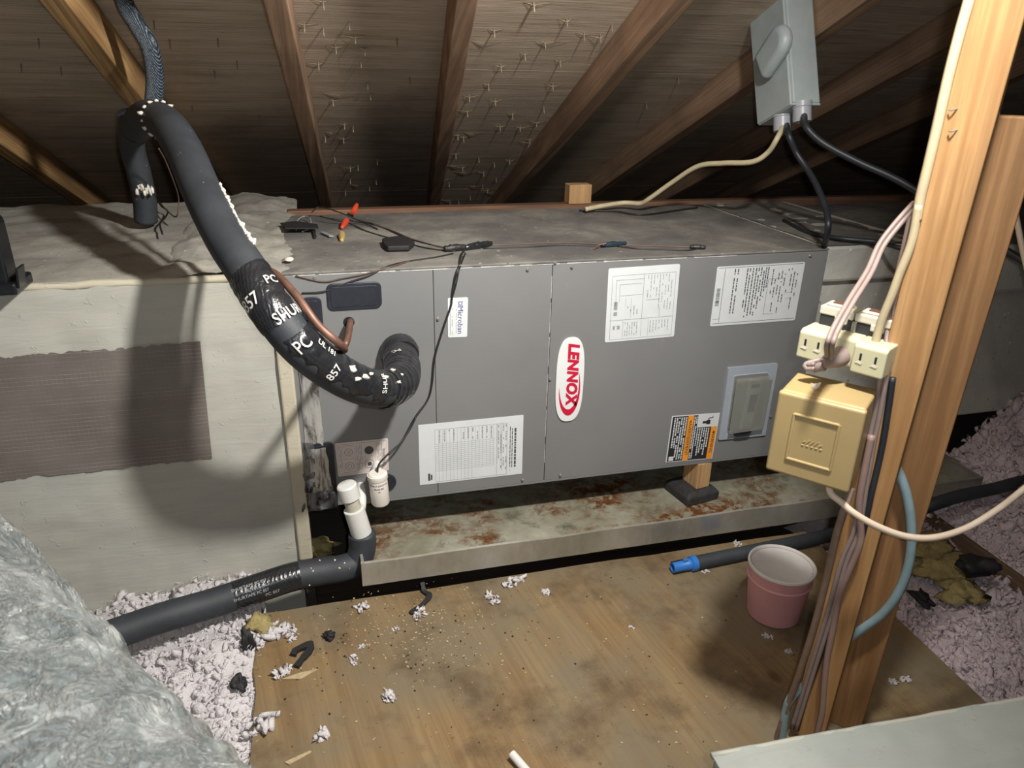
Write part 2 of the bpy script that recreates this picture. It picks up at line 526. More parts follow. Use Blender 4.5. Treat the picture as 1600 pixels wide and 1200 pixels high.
M_PAD = plain('rubber_pad', (.035, .035, .035), .75, vary=.5, scale=60, bump=.6, bscale=110, bd=.003)
M_GREYBOX = plain('grey_enamel', (.42, .475, .48), .42, vary=.12, scale=25)
M_CONNECT = plain('grey_pvc_connector', (.40, .42, .46), .35, vary=.08)
M_CABLEBLK = plain('black_cable', (.022, .026, .034), .45, vary=.3)
M_WIREBLK = plain('thin_black_wire', (.018, .017, .017), .5, vary=.2)
M_WIREBRN = plain('brown_wire', (.11, .065, .045), .55, vary=.3)
M_ROMEX = plain('old_cream_cable', (.56, .49, .32), .55, vary=.2, scale=40)
M_ROMEXW = plain('cream_cable_bright', (.50, .42, .27), .5, vary=.15, scale=40)
M_CORD = plain('pinkish_lamp_cord', (.25, .19, .17), .5, vary=.15, scale=50)
M_CORDBR = plain('brown_lamp_cord', (.20, .135, .10), .5, vary=.25, scale=50)
M_CORDW = plain('off_white_cord', (.66, .54, .42), .5, vary=.12, scale=40)
M_BLUEGREY = plain('blue_grey_cable', (.24, .34, .37), .45, vary=.25, scale=20)
M_CREAM = plain('cream_bakelite', (0.504, 0.486, 0.324), .38, vary=.06, scale=50)
M_IVORY = plain('ivory_receptacle', (.56, .53, .43), .4, vary=.08)
M_TANBOX = plain('tan_painted_metal', (0.378, 0.280, 0.129), .42, vary=.10, scale=18)
M_BUCKET = plain('pink_plastic', (.66, .33, .34), .45, vary=.1, scale=14)
M_BUCKETIN = plain('white_plastic', (.72, .71, .69), .45, vary=.06)
M_PAINT = plain('white_residue', (.74, .73, .70), .5, vary=.05)
M_BLUE = plain('blue_plastic_fitting', (.03, .17, .52), .38, vary=.1)
M_REDNUT = plain('red_wire_nut', (.66, .07, .03), .4, vary=.1)
M_BRASS = plain('yellow_wire_nut', (.52, .38, .14), .4, vary=.2)
M_PINK = plain('pink_fibreglass', (.66, .56, .58), .95, vary=.25, scale=60, bump=.9, bscale=260, bd=.004, spec=.1)
M_TUFT = plain('white_insulation_tuft', (0.624, 0.592, 0.600), .95, vary=.12, scale=80, bump=.9, bscale=300, bd=.003, spec=.1)
M_YELLOWFG = plain('yellow_fibreglass', (.38, .31, .14), .95, vary=.35, scale=60, bump=.9, bscale=180, bd=.004, spec=.1)
M_SCRAP = plain('black_foam_scrap', (.014, .014, .016), .7, vary=.3, bump=.5)
M_DRYWALL = plain('attic_floor_board', (.10, .085, .075), .9, vary=.4, scale=6)
M_NAIL = plain('rusty_nail', (.34, .29, .22), .5, .4, vary=.4, scale=200)
M_SPLINT = plain('pale_splinter', (.50, .385, .235), .8, vary=.25, scale=150)
M_LAMPBLK = plain('black_plastic_housing', (.008, .009, .011), .3, vary=.2)
M_LENS = plain('lamp_lens', (.05, .07, .065), .12, vary=.2)
M_BEZEL = plain('display_bezel', (.32, .36, .41), .35, vary=.05)
def make_clear():
    t = NT('clear_window')
    t.set('Base Color', (.75, .77, .72)).set('Roughness', .12).set('Transmission Weight', .85).set('IOR', 1.3)
    return t.m
M_CLEAR = make_clear()
M_WINBACK = plain('window_backing', (.20, .20, .185), .5, vary=.2)
M_BLOCKGREY = plain('control_module_grey', (.33, .33, .30), .4, vary=.1)
M_DEBRIS = plain('wood_chip', (.46, .36, .21), .8, vary=.3, scale=200)

# ------------------------------------------------------------------ structure: roof deck, floor
def roofpt(x, y, h):
    return Vector((x, y, h - TN * y))
NRM = Vector((0, math.sin(SLOPE), math.cos(SLOPE)))      # outward (up) normal of the roof
DWN = Vector((0, math.cos(SLOPE), -math.sin(SLOPE)))     # down the slope, away from the camera
m = MB()
m.obox(roofpt(-3.2, -1.9, SH + .02), (6.6, 0, 0), DWN * 5.6, NRM * .012)
ceiling = struct(m.build('ceiling', M_DARKWOOD, origin=(0, 0, SH)))
yseam = PR(600, 106, SH).y
ys = [yseam - 2 * 1.2, yseam - 1.2, yseam, yseam + 1.2, yseam + 2.4]
for i, y0 in enumerate(ys[:-1]):
    edges = [-3.2] + ([-.905, 1.57] if i % 2 == 0 else [-2.12, .325]) + [3.4]
    for a, b in zip(edges[:-1], edges[1:]):
        m = MB()
        L = (ys[i + 1] - y0) / math.cos(SLOPE) - .004
        m.obox(roofpt(a + .0015, max(y0, -1.9), SH), (b - a - .003, 0, 0), DWN * (L - max(0, -1.9 - y0) / math.cos(SLOPE)), NRM * .012)
        m.build('plywood_sheet', M_SHEATH, ceiling)

# the far slope of the roof, behind the camera
m = MB()
yr = -1.9; zr = SH + TN * 1.9
m.obox((-3.2, yr, zr), (6.6, 0, 0), Vector((0, -math.cos(SLOPE), -math.sin(SLOPE))) * 4.4, (0, 0, .015))
b = m.build('wall_back', M_SHEATH)
struct(b)

m = MB(); m.box(-3.2, 3.4, -4.5, 3.2, -.34, -.30)
floor = struct(m.build('floor', M_DRYWALL, origin=(0, 0, -.3)))

for nm, x0 in (('wall_left', -3.22), ('wall_right', 3.4)):
    m = MB(); m.prism([(x0, -6.0, -.3), (x0, 3.6, -.3), (x0, yr, zr + .06)], (.02, 0, 0)); struct(m.build(nm, M_SHEATH))
# ------------------------------------------------------------------ rafters
RAFT = [(-1.345, .03, 'dusky rafter low at the far left, behind the black flood lamp', M_RAFTERL),
        (-.895, .05, 'bright yellow pine rafter that the black knit pipe runs along', M_RAFTERL),
        (-.497, .06, 'narrow tan rafter left of the red wire nuts', M_RAFTER),
        (-.095, .115, 'rafter with swirling dark grain above the middle of the unit', M_RAFTER),
        (.318, .035, 'broad brown rafter left of the grey box', M_RAFTER),
        (.735, .0, 'brown rafter that carries the grey metal box', M_RAFTER),
        (1.15, .0, 'dark rafter right of the grey box, behind the black cable', M_RAFTER),
        (1.57, .0, 'rafter at the far right behind the wooden posts', M_RAFTER)]
for x, yaw, lab, mt in RAFT:                # x at y = 0.7; no two old rafters run quite parallel
    m = MB()
    m.obox(roofpt(x - .023 + yaw * (-1.75 - .7), -1.75, RH), (.046, 0, 0), (DWN + Vector((yaw * math.cos(SLOPE), 0, 0))) * 4.9, NRM * (RD - .0005))
    o = m.build('rafter', mt, bevel=.003)
    tag(o, lab, 'rafter', 'roof rafters')
# ------------------------------------------------------------------ the air handler
CX0, CX1, CDEP, CH = -.562, .686, .62, .54
AH = thing('air_handler', 'long grey horizontal air handler with white labels and a red lettered badge', 'air handler', (.06, .3, 0))
m = MB(); m.box(CX0, CX1, .004, CDEP, .002, CH - .002)
m.build('cabinet_shell', M_CAB, AH, bevel=.003)
m = MB(); m.box(CX0 - .002, CX1 + .002, -.0005, CDEP + .002, CH - .002, CH + .003)
m.build('top_panel', M_CABTOP, AH, bevel=.0015)
S1 = PY(677.5, 470).x; S2 = PY(860, 500).x
for a, b in ((CX0, S1 - .0005), (S1 + .0005, S2 - .0007), (S2 + .0007, CX1)):
    m = MB(); m.box(a, b, -.0015, .004, .0, CH - .003)
    m.build('front_panel', M_CAB, AH, bevel=.0012)
# scraped bright paint along the top edge and the seam
m = MB()
R_ = random.Random(3)
x = CX0 + .02
while x < CX1 - .3:
    l = R_.uniform(.02, .12)
    m.box(x, x + l, -.0022, -.0006, CH - .0042, CH - .0028 + R_.uniform(0, .0008)); x += l + R_.uniform(.0, .02)
m.build('scraped_edge', M_WHITELINE, AH)
m = MB()
for z0, z1 in ((.46, .51), (.38, .45), (.30, .37), (.20, .28), (.12, .19), (.05, .1)):
    m.box(S2 - .0019, S2 - .0008, -.0022, -.001, z0, z1)
m.build('scraped_seam', M_WHITELINE, AH)
# a flange under the face
m = MB(); m.box(CX0 + .1, CX1, -.001, .02, -.006, .0)
m.build('bottom_flange', M_CAB, AH, bevel=.001)

def face_rect(px):
    P = [PY(a, b) for a, b in px]
    return P
def quadmap(P):
    """bilinear map of (u, v) in 0..1 to the label with corners TL, TR, BR, BL"""
    tl, tr, br, bl = P
    def f(u, v, n=0.0):
        q = (tl * (1 - u) + tr * u) * (1 - v) + (bl * (1 - u) + br * u) * v
        return Vector((q.x, -n, q.z))
    return f
LBL_Y = .0022
def plate(name, pts_px, mat, r=.004, th=.0012, y0=.0015, parent=None):
    """rounded quad plate glued to the front, from its corner pixels"""
    P = face_rect(pts_px)
    f = quadmap(P)
    w = (P[1] - P[0]).length; h = (P[3] - P[0]).length
    out = []
    for (cu, cv, a0) in ((0, 1, 180), (1, 1, 270), (1, 0, 0), (0, 0, 90)):
        for k in range(5):
            a = math.radians(a0 + 22.5 * k)
            u = (r / w if cu == 0 else 1 - r / w) + math.cos(a) * r / w
            v = (r / h if cv == 0 else 1 - r / h) - math.sin(a) * r / h
            out.append(f(u, v, y0))
    m = MB()
    m.prism(out, (0, -th, 0))
    o = m.build(name, mat, parent or AH)
    return o, f, y0 + th
def ink(parent, f, y, rects, mat=None, name='print'):
    m = MB()
    for (u0, v0, u1, v1) in rects:
        q = [f(u0, v1, y), f(u1, v1, y), f(u1, v0, y), f(u0, v0, y)]
        m.prism(q, (0, -.0003, 0))
    return m.build(name, mat or M_INK, parent, kind='stuff' if len(rects) > 4 else None)
def ink_text(parent, f, y, w, h, u, v, txt, size, mat, down=True, shear=0.0, offset=0.0, name='lettering', spacing=1.0, sx=1.0):
    """letters on a label; down=True reads from top to bottom"""
    vs, fs = text_mesh(txt, size, shear, offset, spacing)
    m = MB(); out = []
    for (a, b, _) in vs:
        a *= sx
        if down: du, dv = b / w, a / h
        else: du, dv = a / w, -b / h
        out.append(f(u + du, v + dv, y + .0004))
    m.add(out, fs)
    return m.build(name, mat, parent)
def words_v(R, u, v0, v1, th, fill=.85):
    """a line of small print running down the label"""
    out = []; v = v0
    while v < v1:
        l = R.uniform(.02, .07)
        if R.random() < fill: out.append((u, v, u + th, min(v1, v + l)))
        v += l + .012
    return out
def words_h(R, v, u0, u1, th, fill=.85):
    return [(b, a, d, c) for (a, b, c, d) in words_v(R, v, u0, u1, th, fill)]

R_ = random.Random(5)
# wiring diagram
o, f, y = plate('wiring_diagram', [(950.3, 419.3), (1062, 411.8), (1052.3, 525.2), (944.3, 534.8)], M_LABEL)
o['label'] = 'white wiring diagram sticker'
t_ = .006
rc = [(.06, .1, .95, .105), (.05, .70, .95, .706), (.06, .1, .065, .97), (.95, .1, .955, .97), (.5, .1, .506, .7), (.12, .16, .5, .165), (.12, .16, .125, .5),
      (.17, .22, .48, .225), (.17, .22, .175, .45), (.18, .37, .5, .375), (.75, .55, .755, .7), (.55, .45, .75, .455), (.24, .72, .245, .95), (.50, .72, .504, .95),
      (.34, .4, .343, .68), (.26, .4, .264, .52), (.6, .72, .604, .95), (.06, .965, .955, .97)]
for k in range(9): rc += words_v(R_, .56 + k * .042, .12, .6 if k > 3 else .42, .010)
for k in range(6): rc += words_v(R_, .27 + k * .033, .74, .93, .010)
for k in range(7): rc += words_v(R_, .63 + k * .042, .74, R_.uniform(.84, .93), .010)
for k in range(4): rc += words_v(R_, .29 + k * .045, .52, .68, .012, .6)
rc += [(.10, .45, .15, .56), (.10, .59, .15, .64), (.1, .78, .2, .783), (.1, .78, .13, .83), (.2, .78, .16, .83)]
ink(o, f, y, rc, M_INKG)
# rating plate
o, f, y = plate('rating_plate', [(1120.2, 416.8), (1257.3, 408.7), (1240.8, 499.8), (1108.5, 509.5)], M_LABEL)
o['label'] = 'white rating plate with rows of small print and a bar code'
rc = [(.02, .02, .98, .026), (.02, .955, .98, .961), (.09, .04, .094, .94), (.02, .88, .09, .884)]
for k in range(18): rc.append((.025, .36 + k * .017, .065, .36 + k * .017 + R_.choice((.005, .009, .012))))
for u, a, b in ((.20, .05, .8), (.235, .05, .8), (.34, .05, .78), (.37, .05, .88), (.405, .05, .86), (.44, .05, .85), (.47, .05, .86), (.50, .05, .75), (.53, .05, .62), (.555, .05, .55), (.58, .05, .4)):
    rc += words_v(R_, u, a, b, .012)
for k in range(9): rc += words_v(R_, .64 + k * .036, R_.uniform(.05, .2), R_.uniform(.5, .85), .010, .65)
rc += [(.60, .25, .78, .254), (.60, .25, .603, .85), (.60, .85, .72, .854), (.84, .5, .9, .504), (.84, .6, .9, .604)]
ink(o, f, y, rc, M_INK)
# performance chart
o, f, y = plate('chart_label', [(653.2, 663.8), (817.5, 647.8), (815.2, 739.3), (655.8, 757.3)], M_LABEL, r=.001)
o['label'] = 'white chart sticker with a fine grid'
rc = []
for k in range(19): rc.append((.15 + k * .035, .10, .152 + k * .035, .97 if k < 11 else .78))
for k in range(15): rc.append((.15, .34 + k * .032, .72, .3425 + k * .032))
rc += [(.15, .1, .84, .104), (.15, .97, .84, .975), (.84, .1, .844, .97), (.74, .1, .743, .97), (.79, .1, .793, .9)]
for k in range(12): rc += words_v(R_, .19 + k * .045, .12, .32, .011, .7)
for k in range(4): rc += words_v(R_, .755 + k * .024, .12, .9, .010, .7)
ink(o, f, y, rc, M_INKG)
rc = words_v(R_, .915, .2, .86, .018, .95) + words_v(R_, .89, .2, .86, .008) + words_v(R_, .87, .17, .92, .008) + [(.08, .82, .10, .94), (.105, .84, .12, .93)]
ink(o, f, y, rc, M_INK)
# warning label
o, f, y = plate('warning_label', [(1049.5, 649.8), (1124.2, 644.5), (1111.8, 715.8), (1039.3, 721.8)], M_LABEL, r=.001)
o['label'] = 'black and orange warning sticker'
wl, hl = .131, .13
m = MB(); m.prism([f(.02, .985, y), f(.98, .985, y), f(.98, .015, y), f(.02, .015, y)], (0, -.0002, 0)); m.build('black_ground', M_BLACK, o)
y2 = y + .0003
ink(o, f, y2, [(.34, .01, .46, .985)], M_ORANGE, 'orange_bar')
ink(o, f, y2, [(.86, .28, .985, .985)], M_ORANGE, 'orange_bar')
ink(o, f, y2, [(.55, .015, .985, .28)], M_LABEL, 'white_box')
ink(o, f, y2, [(.05, .88, .15, .97)], M_LABEL, 'white_box')
rc = []
for k in range(6): rc += words_v(R_, .06 + k * .047, .04, R_.uniform(.55, .95) if k < 3 else .95, .026, .93)
for k in range(2): rc += words_v(R_, .475 + k * .04, .04, .95, .022, .93)
for k in range(6): rc += words_v(R_, .565 + k * .047, .30, R_.uniform(.62, .95), .024, .93)
ink(o, f, y2, rc, M_LABEL, 'small_print')
y3 = y2 + .0003
ink_text(o, f, y3, wl, hl, .40, .52, 'AVERTISSEMENT', .0125, M_BLACK)
ink_text(o, f, y3, wl, hl, .925, .62, 'WARNING', .0125, M_BLACK)
m = MB(); m.prism([f(.385, .16, y3), f(.425, .16, y3), f(.405, .10, y3)][::-1], (0, -.0002, 0)); m.build('warning_triangle', M_BLACK, o); m = MB(); m.prism([f(.905, .42, y3), f(.945, .42, y3), f(.925, .36, y3)][::-1], (0, -.0002, 0)); m.build('warning_triangle', M_BLACK, o)
ink(o, f, y3, [(.66, .15, .74, .20), (.74, .13, .82, .22), (.77, .09, .79, .14), (.79, .08, .85, .095), (.85, .05, .865, .09)], M_BLACK, 'hand_pictogram')
# yellowed drain instruction label
o, f, y = plate('drain_instruction_label', [(523, 692.3), (605.8, 684), (607.3, 734), (528.5, 744)], M_LABELG, r=.003)
o['label'] = 'yellowed sticker with drawings of round drain openings'
rc = [(.03, .05, .97, .058), (.03, .95, .97, .958), (.03, .05, .034, .95), (.97, .05, .974, .95), (.13, .1, .133, .9), (.36, .1, .363, .9), (.13, .1, .36, .108), (.13, .9, .36, .908), (.13, .5, .36, .506), (.55, .1, .553, .9), (.75, .1, .753, .9)]
for u in (.06, .09, .39, .42, .45, .48, .78, .81, .84, .87): rc += words_v(R_, u, .1, R_.uniform(.6, .93), .012, .8)
ink(o, f, y, rc, M_INKG)
for (u, v, r, filled) in ((.63, .30, .010, 1), (.63, .72, .0048, 1), (.63, .72, .0105, 0), (.24, .30, .009, 0), (.24, .30, .004, 0), (.24, .72, .010, 0), (.24, .72, .005, 0)):
    m = MB(); c = f(u, v, y)
    pts = [c + Vector((math.cos(a), 0, math.sin(a))) * r for a in [2 * math.pi * k / 24 for k in range(24)]]
    if filled: m.prism(pts, (0, -.0003, 0))
    else:
        pi = [c + Vector((math.cos(a), 0, math.sin(a))) * (r - .0008) for a in [2 * math.pi * k / 24 for k in range(24)]]
        d = Vector((0, -.0003, 0))
        for k in range(24):
            k2 = (k + 1) % 24
            m.add([pts[k] + d, pts[k2] + d, pi[k2] + d, pi[k] + d], [(0, 1, 2, 3)])
    m.build('ring_drawing', M_INK, o)
ink_text(o, f, y, .114, .082, .91, .55, 'WARNING', .009, M_INK)
# treated-product label
o, f, y = plate('brand_label', [(699.3, 465.3), (731, 464), (729.5, 525.8), (699.7, 526.8)], M_LABEL, r=.003)
o['label'] = 'small white sticker with blue lettering reading downwards'
ink_text(o, f, y, .044, .088, .62, .56, 'Microban', .0165, M_INKBLUE)
rc = words_v(R_, .10, .25, .93, .03) + words_v(R_, .20, .25, .93, .03) + words_v(R_, .42, .28, .9, .025)
ink(o, f, y, rc, M_INKG)
m = MB(); c = f(.62, .145, y)
for k in range(20):
    a0, a1 = 2 * math.pi * k / 20, 2 * math.pi * (k + 1) / 20
    q = [c + Vector((math.cos(a) * r, -.0003, math.sin(a) * r)) for a, r in ((a0, .0045), (a1, .0045), (a1, .003), (a0, .003))]
    m.add(q, [(0, 1, 2, 3)])
for k in range(4):
    a = math.pi / 4 + k * math.pi / 2
    e = c + Vector((math.cos(a) * .0062, -.0003, math.sin(a) * .0062))
    m.prism([e + Vector((math.cos(b) * .0009, 0, math.sin(b) * .0009)) for b in [2 * math.pi * j / 8 for j in range(8)]], (0, -.0003, 0))
m.build('logo', M_INKBLUE, o)

# badge: a long white oval with red letters reading downwards
bt, bb = PY(892, 526), PY(887, 657)
bl, br_ = PY(868, 596), PY(910.5, 592)
bc = (bt + bb) / 2; bh = (bt - bb).length / 2; bw = (br_.x - bl.x) / 2 * 1.02
def sup(a, k=1.0):
    c_, s_ = math.cos(a), math.sin(a)
    return Vector((bw * k * abs(c_) ** .75 * (1 if c_ > 0 else -1), 0, bh * k * abs(s_) ** .62 * (1 if s_ > 0 else -1)))
m = MB()
ring = [bc + sup(2 * math.pi * k / 56) + Vector((0, -.0015, 0)) for k in range(56)]
m.prism(ring, (0, -.004, 0))
badge = m.build('brand_badge', M_BADGE, AH, bevel=.0012)
badge['label'] = 'white oval badge with red lettering'
fb = lambda u, v, n=0.0: bc + Vector((u, -n, -v))
ink_text(badge, fb, .0058, 1, 1, .004, -.016, 'LENNOX', .035, M_RED, shear=.18, offset=.0019, sx=1.02, spacing=1.06)
m = MB()
def arc(a0, a1, n, ro, ri):
    for k in range(n):
        t0, t1 = k / n, (k + 1) / n
        qs = []
        for t, w_ in ((t0, 0), (t1, 0), (t1, 1), (t0, 1)):
            a = math.radians(a0 + (a1 - a0) * t)
            th = math.sin(math.pi * t) ** .7 * ri
            rr = 1.0 if w_ == 0 else 1 - th
            qs.append(bc + Vector((math.cos(a) * bw * .76 * rr, -.0062, -.026 + math.sin(a) * bh * (.60 if math.sin(a) < 0 else .75) * rr)))
        m.add(qs, [(0, 1, 2, 3)])
arc(172, 395, 40, 1, .26)
m.build('swoosh', M_RED, badge)

# display window: bezel, recessed tray, module, clear cover
D4 = [(1136.2, 573.3), (1213.3, 566.2), (1193.5, 678.3), (1120.8, 685.8)]
o, f, y = plate('display_bezel', D4, M_BEZEL, r=.003, th=.006)
o['label'] = 'pale grey bezel round a clear window'
def uvpoly(f, pts, y): return [f(u, v, y) for u, v in pts]
m = MB()
win = [(.13, .12), (.13, .88), (.25, .88), (.30, .93), (.60, .93), (.66, .88), (.80, .86), (.85, .8), (.86, .16), (.80, .11), (.2, .11)]
m.prism(uvpoly(f, win, .0076), (0, -.0012, 0)); m.build('tray', M_WINBACK, o)
m = MB(); m.prism(uvpoly(f, [(.40, .17), (.36, .84), (.60, .84), (.68, .17)], .0088), (0, -.012, 0)); m.build('control_module', M_BLOCKGREY, o, bevel=.003)
m = MB(); m.prism(uvpoly(f, [(.46, .36), (.44, .60), (.58, .60), (.62, .36)], .0208), (0, -.0015, 0)); m.prism(uvpoly(f, [(.45, .22), (.45, .27), (.62, .27), (.62, .22)], .0208), (0, -.0012, 0)); m.build('dark_switch', M_BLACK, o)
m = MB(); m.prism(uvpoly(f, [(.12, .12), (.12, .88), (.84, .86), (.86, .12)], .0225), (0, -.002, 0)); m.build('window_pane', M_CLEAR, o, bevel=.0008)
m = MB(); m.prism(uvpoly(f, [(.24, .89), (.30, .95), (.58, .95), (.64, .89)], .0086), (0, -.010, 0)); m.build('window_latch', M_RUBBER, o, bevel=.002)
m = MB()
for a, b in zip(win, win[1:] + win[:1]):
    p, q = f(a[0], a[1], .0078), f(b[0], b[1], .0078)
    m.tube([p, q], .0016, 6)
m.build('window_gasket', M_BEZEL, o)

# rubber plugs, copper hole, drain ports
def rrect(c, w_, h_, r, n=6):
    out = []
    for sx, sz, a0 in ((1, 1, 0), (-1, 1, 90), (-1, -1, 180), (1, -1, 270)):
        for k in range(n):
            a = math.radians(a0 + 90 * k / (n - 1))
            out.append(Vector((c.x + sx * (w_ / 2 - r) + math.cos(a) * r, c.y, c.z + sz * (h_ / 2 - r) + math.sin(a) * r)))
    return out
def plug(pxs, name='knockout_plug', lab=None):
    P = [PY(a, b) for a, b in pxs]
    x0 = min(p.x for p in P); x1 = max(p.x for p in P); z0 = min(p.z for p in P); z1 = max(p.z for p in P)
    c = Vector(((x0 + x1) / 2, -.0015, (z0 + z1) / 2))
    m = MB(); m.prism(rrect(c, x1 - x0, z1 - z0, .012), (0, -.004, 0))
    o = m.build(name, M_RUBBER, AH, bevel=.0015)
    m = MB(); m.prism(rrect(c + Vector((0, -.004, 0)), x1 - x0 - .014, z1 - z0 - .014, .007), (0, -.0012, 0))
    m.build('plug_face', M_RUBBER, o, bevel=.0008)
    if lab: o['label'] = lab
    return o
plug([(509, 443), (597, 480)], lab='wide black rubber plug')
plug([(470, 464), (506, 515)], lab='tall black rubber plug half behind the pipe')
plug([(484, 692), (527, 768)], lab='tall black rubber plug near the drain')
def disc(name, c, r, mat, th=.002, parent=None, n=24):
    m = MB(); m.prism([Vector(c) + Vector((math.cos(a) * r, -.0015, math.sin(a) * r)) for a in [2 * math.pi * k / n for k in range(n)]], (0, -th, 0))
    return m.build(name, mat, parent or AH, smooth=40)
disc('copper_opening', PY(545, 503), .0115, M_HOLE, .0006)
disc('drain_port', PY(605, 752), .020, M_RUBBER, .006)
disc('suction_opening', PY(622, 548), .036, M_RUBBER, .004)
for px, py in ((684, 498), (824, 421), (893, 417), (1265, 399), (859, 592), (816, 749), (875, 742), (1203, 650), (492, 434), (867, 410)):
    c = PY(px, py)
    m = MB(); m.lathe([(.0046, 0), (.0046, .0012), (.0033, .0012), (.0033, .0038), (.0026, .0046)], c + Vector((0, -.0015, 0)), (0, -1, 0), 6)
    m.build('screw', M_SCREW, AH)
# aluminium tape strip and crumpled dark tape at the duct joint
def rag(name, pxs, mat, y0, th, parent, seed, nu=8, nv=16, amp=.006):
    """a crinkled strip of tape over the quad given by corner pixels TL, TR, BR, BL"""
    f = quadmap([PY(a, b) for a, b in pxs])
    m = MB(); vs = []
    for j in range(nv + 1):
        for i in range(nu + 1):
            u, v = i / nu, j / nv
            p = f(u, v, y0)
            n_ = noise.noise(Vector((p.x * 60, seed * 3.1, p.z * 45)))
            n2 = noise.noise(Vector((p.x * 90 + 9, seed, p.z * 60)))
            e = 1 if 0 < i < nu and 0 < j < nv else .3
            vs.append(p + Vector((n2 * .002, -abs(n_) * amp * e - .0004, n2 * .003)))
    k = nu + 1
    fs = [(j * k + i, j * k + k + i, j * k + k + i + 1, j * k + i + 1) for j in range(nv) for i in range(nu)]
    n0 = len(vs)
    vs2 = [Vector((v.x, -y0 + th, v.z)) for v in vs]
    border = [i for i in range(k)] + [j * k + nu for j in range(1, nv + 1)] + [nv * k + i for i in range(nu - 1, -1, -1)] + [j * k for j in range(nv - 1, 0, -1)]
    fs += [(border[i], border[(i + 1) % len(border)], n0 + border[(i + 1) % len(border)], n0 + border[i]) for i in range(len(border))]
    m.add(vs + vs2, fs)
    return m.build(name, mat, parent, smooth=50)
rag('foil_tape_strip', [(463, 545), (490, 545), (508, 700), (478, 700)], M_FOILTAPE, .003, .0, AH, 1)
rag('foil_tape_strip', [(484, 700), (509, 696), (519, 762), (486, 768)], M_FOILTAPE, .009, .0, AH, 2, 8, 12, .005)
rag('dark_foil_tape', [(478, 745), (526, 757), (528, 790), (468, 800)], M_FOILDARK, .006, .0, AH, 3, 14, 12, .022)
rag('dark_foil_tape', [(470, 690), (490, 690), (500, 760), (470, 790)], M_FOILDARK, .004, .0, AH, 4, 8, 12, .015)

# ------------------------------------------------------------------ supply plenum (left)
PL = thing('supply_plenum', 'large white mastic-coated supply duct left of the grey unit', 'duct', (-1.3, .4, -.29))
PX0, PX1 = -2.3, -.585
def lumpy_sheet(name, fn, nu, nv, mat, parent, amp, scale, seed, axis):
    """slightly lumpy slab: front surface displaced along axis"""
    m = MB(); vs = []
    for j in range(nv + 1):
        for i in range(nu + 1):
            p = Vector(fn(i / nu, j / nv))
            n_ = noise.fractal(Vector((p.x * scale, p.y * scale + seed, p.z * scale)), 1.0, 2.0, 4)
            vs.append(p + Vector(axis) * (n_ * amp))
    k = nu + 1
    m.add(vs, [(j * k + i, j * k + i + 1, j * k + k + i + 1, j * k + k + i) for j in range(nv) for i in range(nu)])
    return m.build(name, mat, parent, smooth=0)
m = MB(); m.box(PX0, PX1, .006, .90, -.29, CH - .006); m.build('duct_body', M_MASTIC, PL)
lumpy_sheet('mastic_front', lambda u, v: (PX0 + (PX1 - PX0) * u, -.001, -.29 + (CH + .29) * v), 120, 60, M_MASTIC, PL, .003, 14, 1, (0, -1, 0))
lumpy_sheet('mastic_top', lambda u, v: (PX0 + (PX1 - PX0) * u, -.001 + .905 * v, CH), 110, 60, M_DUCTTOP, PL, .006, 11, 2, (0, 0, 1))
# rounded front top edge
m = MB(); m.tube([Vector((PX0 + (PX1 - PX0) * k / 60, .004, CH - .004 + .002 * noise.noise(Vector((k * .7, 0, 0))))) for k in range(61)], .008, 8, jit=.12, seed=4)
m.build('mastic_corner', M_MASTIC_EDGE, PL, smooth=0)
# bare scrim foil patch with ragged mastic edges
P = [PY(0, 556), PY(313, 531), PY(332, 716), PY(0, 748)]
tl, tr, br0, bl0 = P
ext = (tl - tr).normalized() * .35
top = []; bot = []
N = 150
R2 = random.Random(11)
for k in range(N + 1):
    u = k / N
    a = (tl + ext).lerp(tr, u); b = (bl0 + ext).lerp(br0, u)
    top.append(Vector((a.x, -.0045, a.z + -abs(noise.noise(Vector((u * 24, 1, 0)))) * .010 + R2.uniform(-.0018, .001))))
    bot.append(Vector((b.x, -.0045, b.z + abs(noise.noise(Vector((u * 17, 5, 0)))) * .009 + R2.uniform(-.001, .0015))))
m = MB(); n0 = 0
vs = []
rows = 8
for j in range(rows + 1):
    for k in range(N + 1):
        q = bot[k].lerp(top[k], j / rows); vs.append(q + Vector((R2.uniform(-.0, .0), .0012 * noise.noise(Vector((q.x * 20, 0, q.z * 20))), 0)))
k_ = N + 1
m.add(vs, [(j * k_ + i, j * k_ + i + 1, j * k_ + k_ + i + 1, j * k_ + k_ + i) for j in range(rows) for i in range(N)])
o = m.build('bare_foil_patch', M_FOILPATCH, PL, smooth=0)
o['label'] = 'bare silver scrim foil left unpainted'
# flange strip at the cabinet joint and the raised mastic ridge on top
m = MB()
tlx = PY(437, 520).x; 
m.box(PX1 - .003, CX0 + .004, -.012, .02, -.13, CH - .01)
m.build('joint_flange', M_MASTIC_EDGE, PL, bevel=.004)
m = MB()
def ridge(u, v):
    x = -.80 + .265 * u; yv = .0 + .9 * v
    prof = math.sin(math.pi * min(1, max(0, u))) ** .6
    return (x, yv, CH - .002 + .022 * prof * (.45 + .55 * v) + .012 * noise.noise(Vector((x * 14, yv * 9, 1))))
lumpy_sheet('mastic_ridge', ridge, 40, 60, M_DUCTTOP, PL, .005, 30, 5, (0, 0, 1))
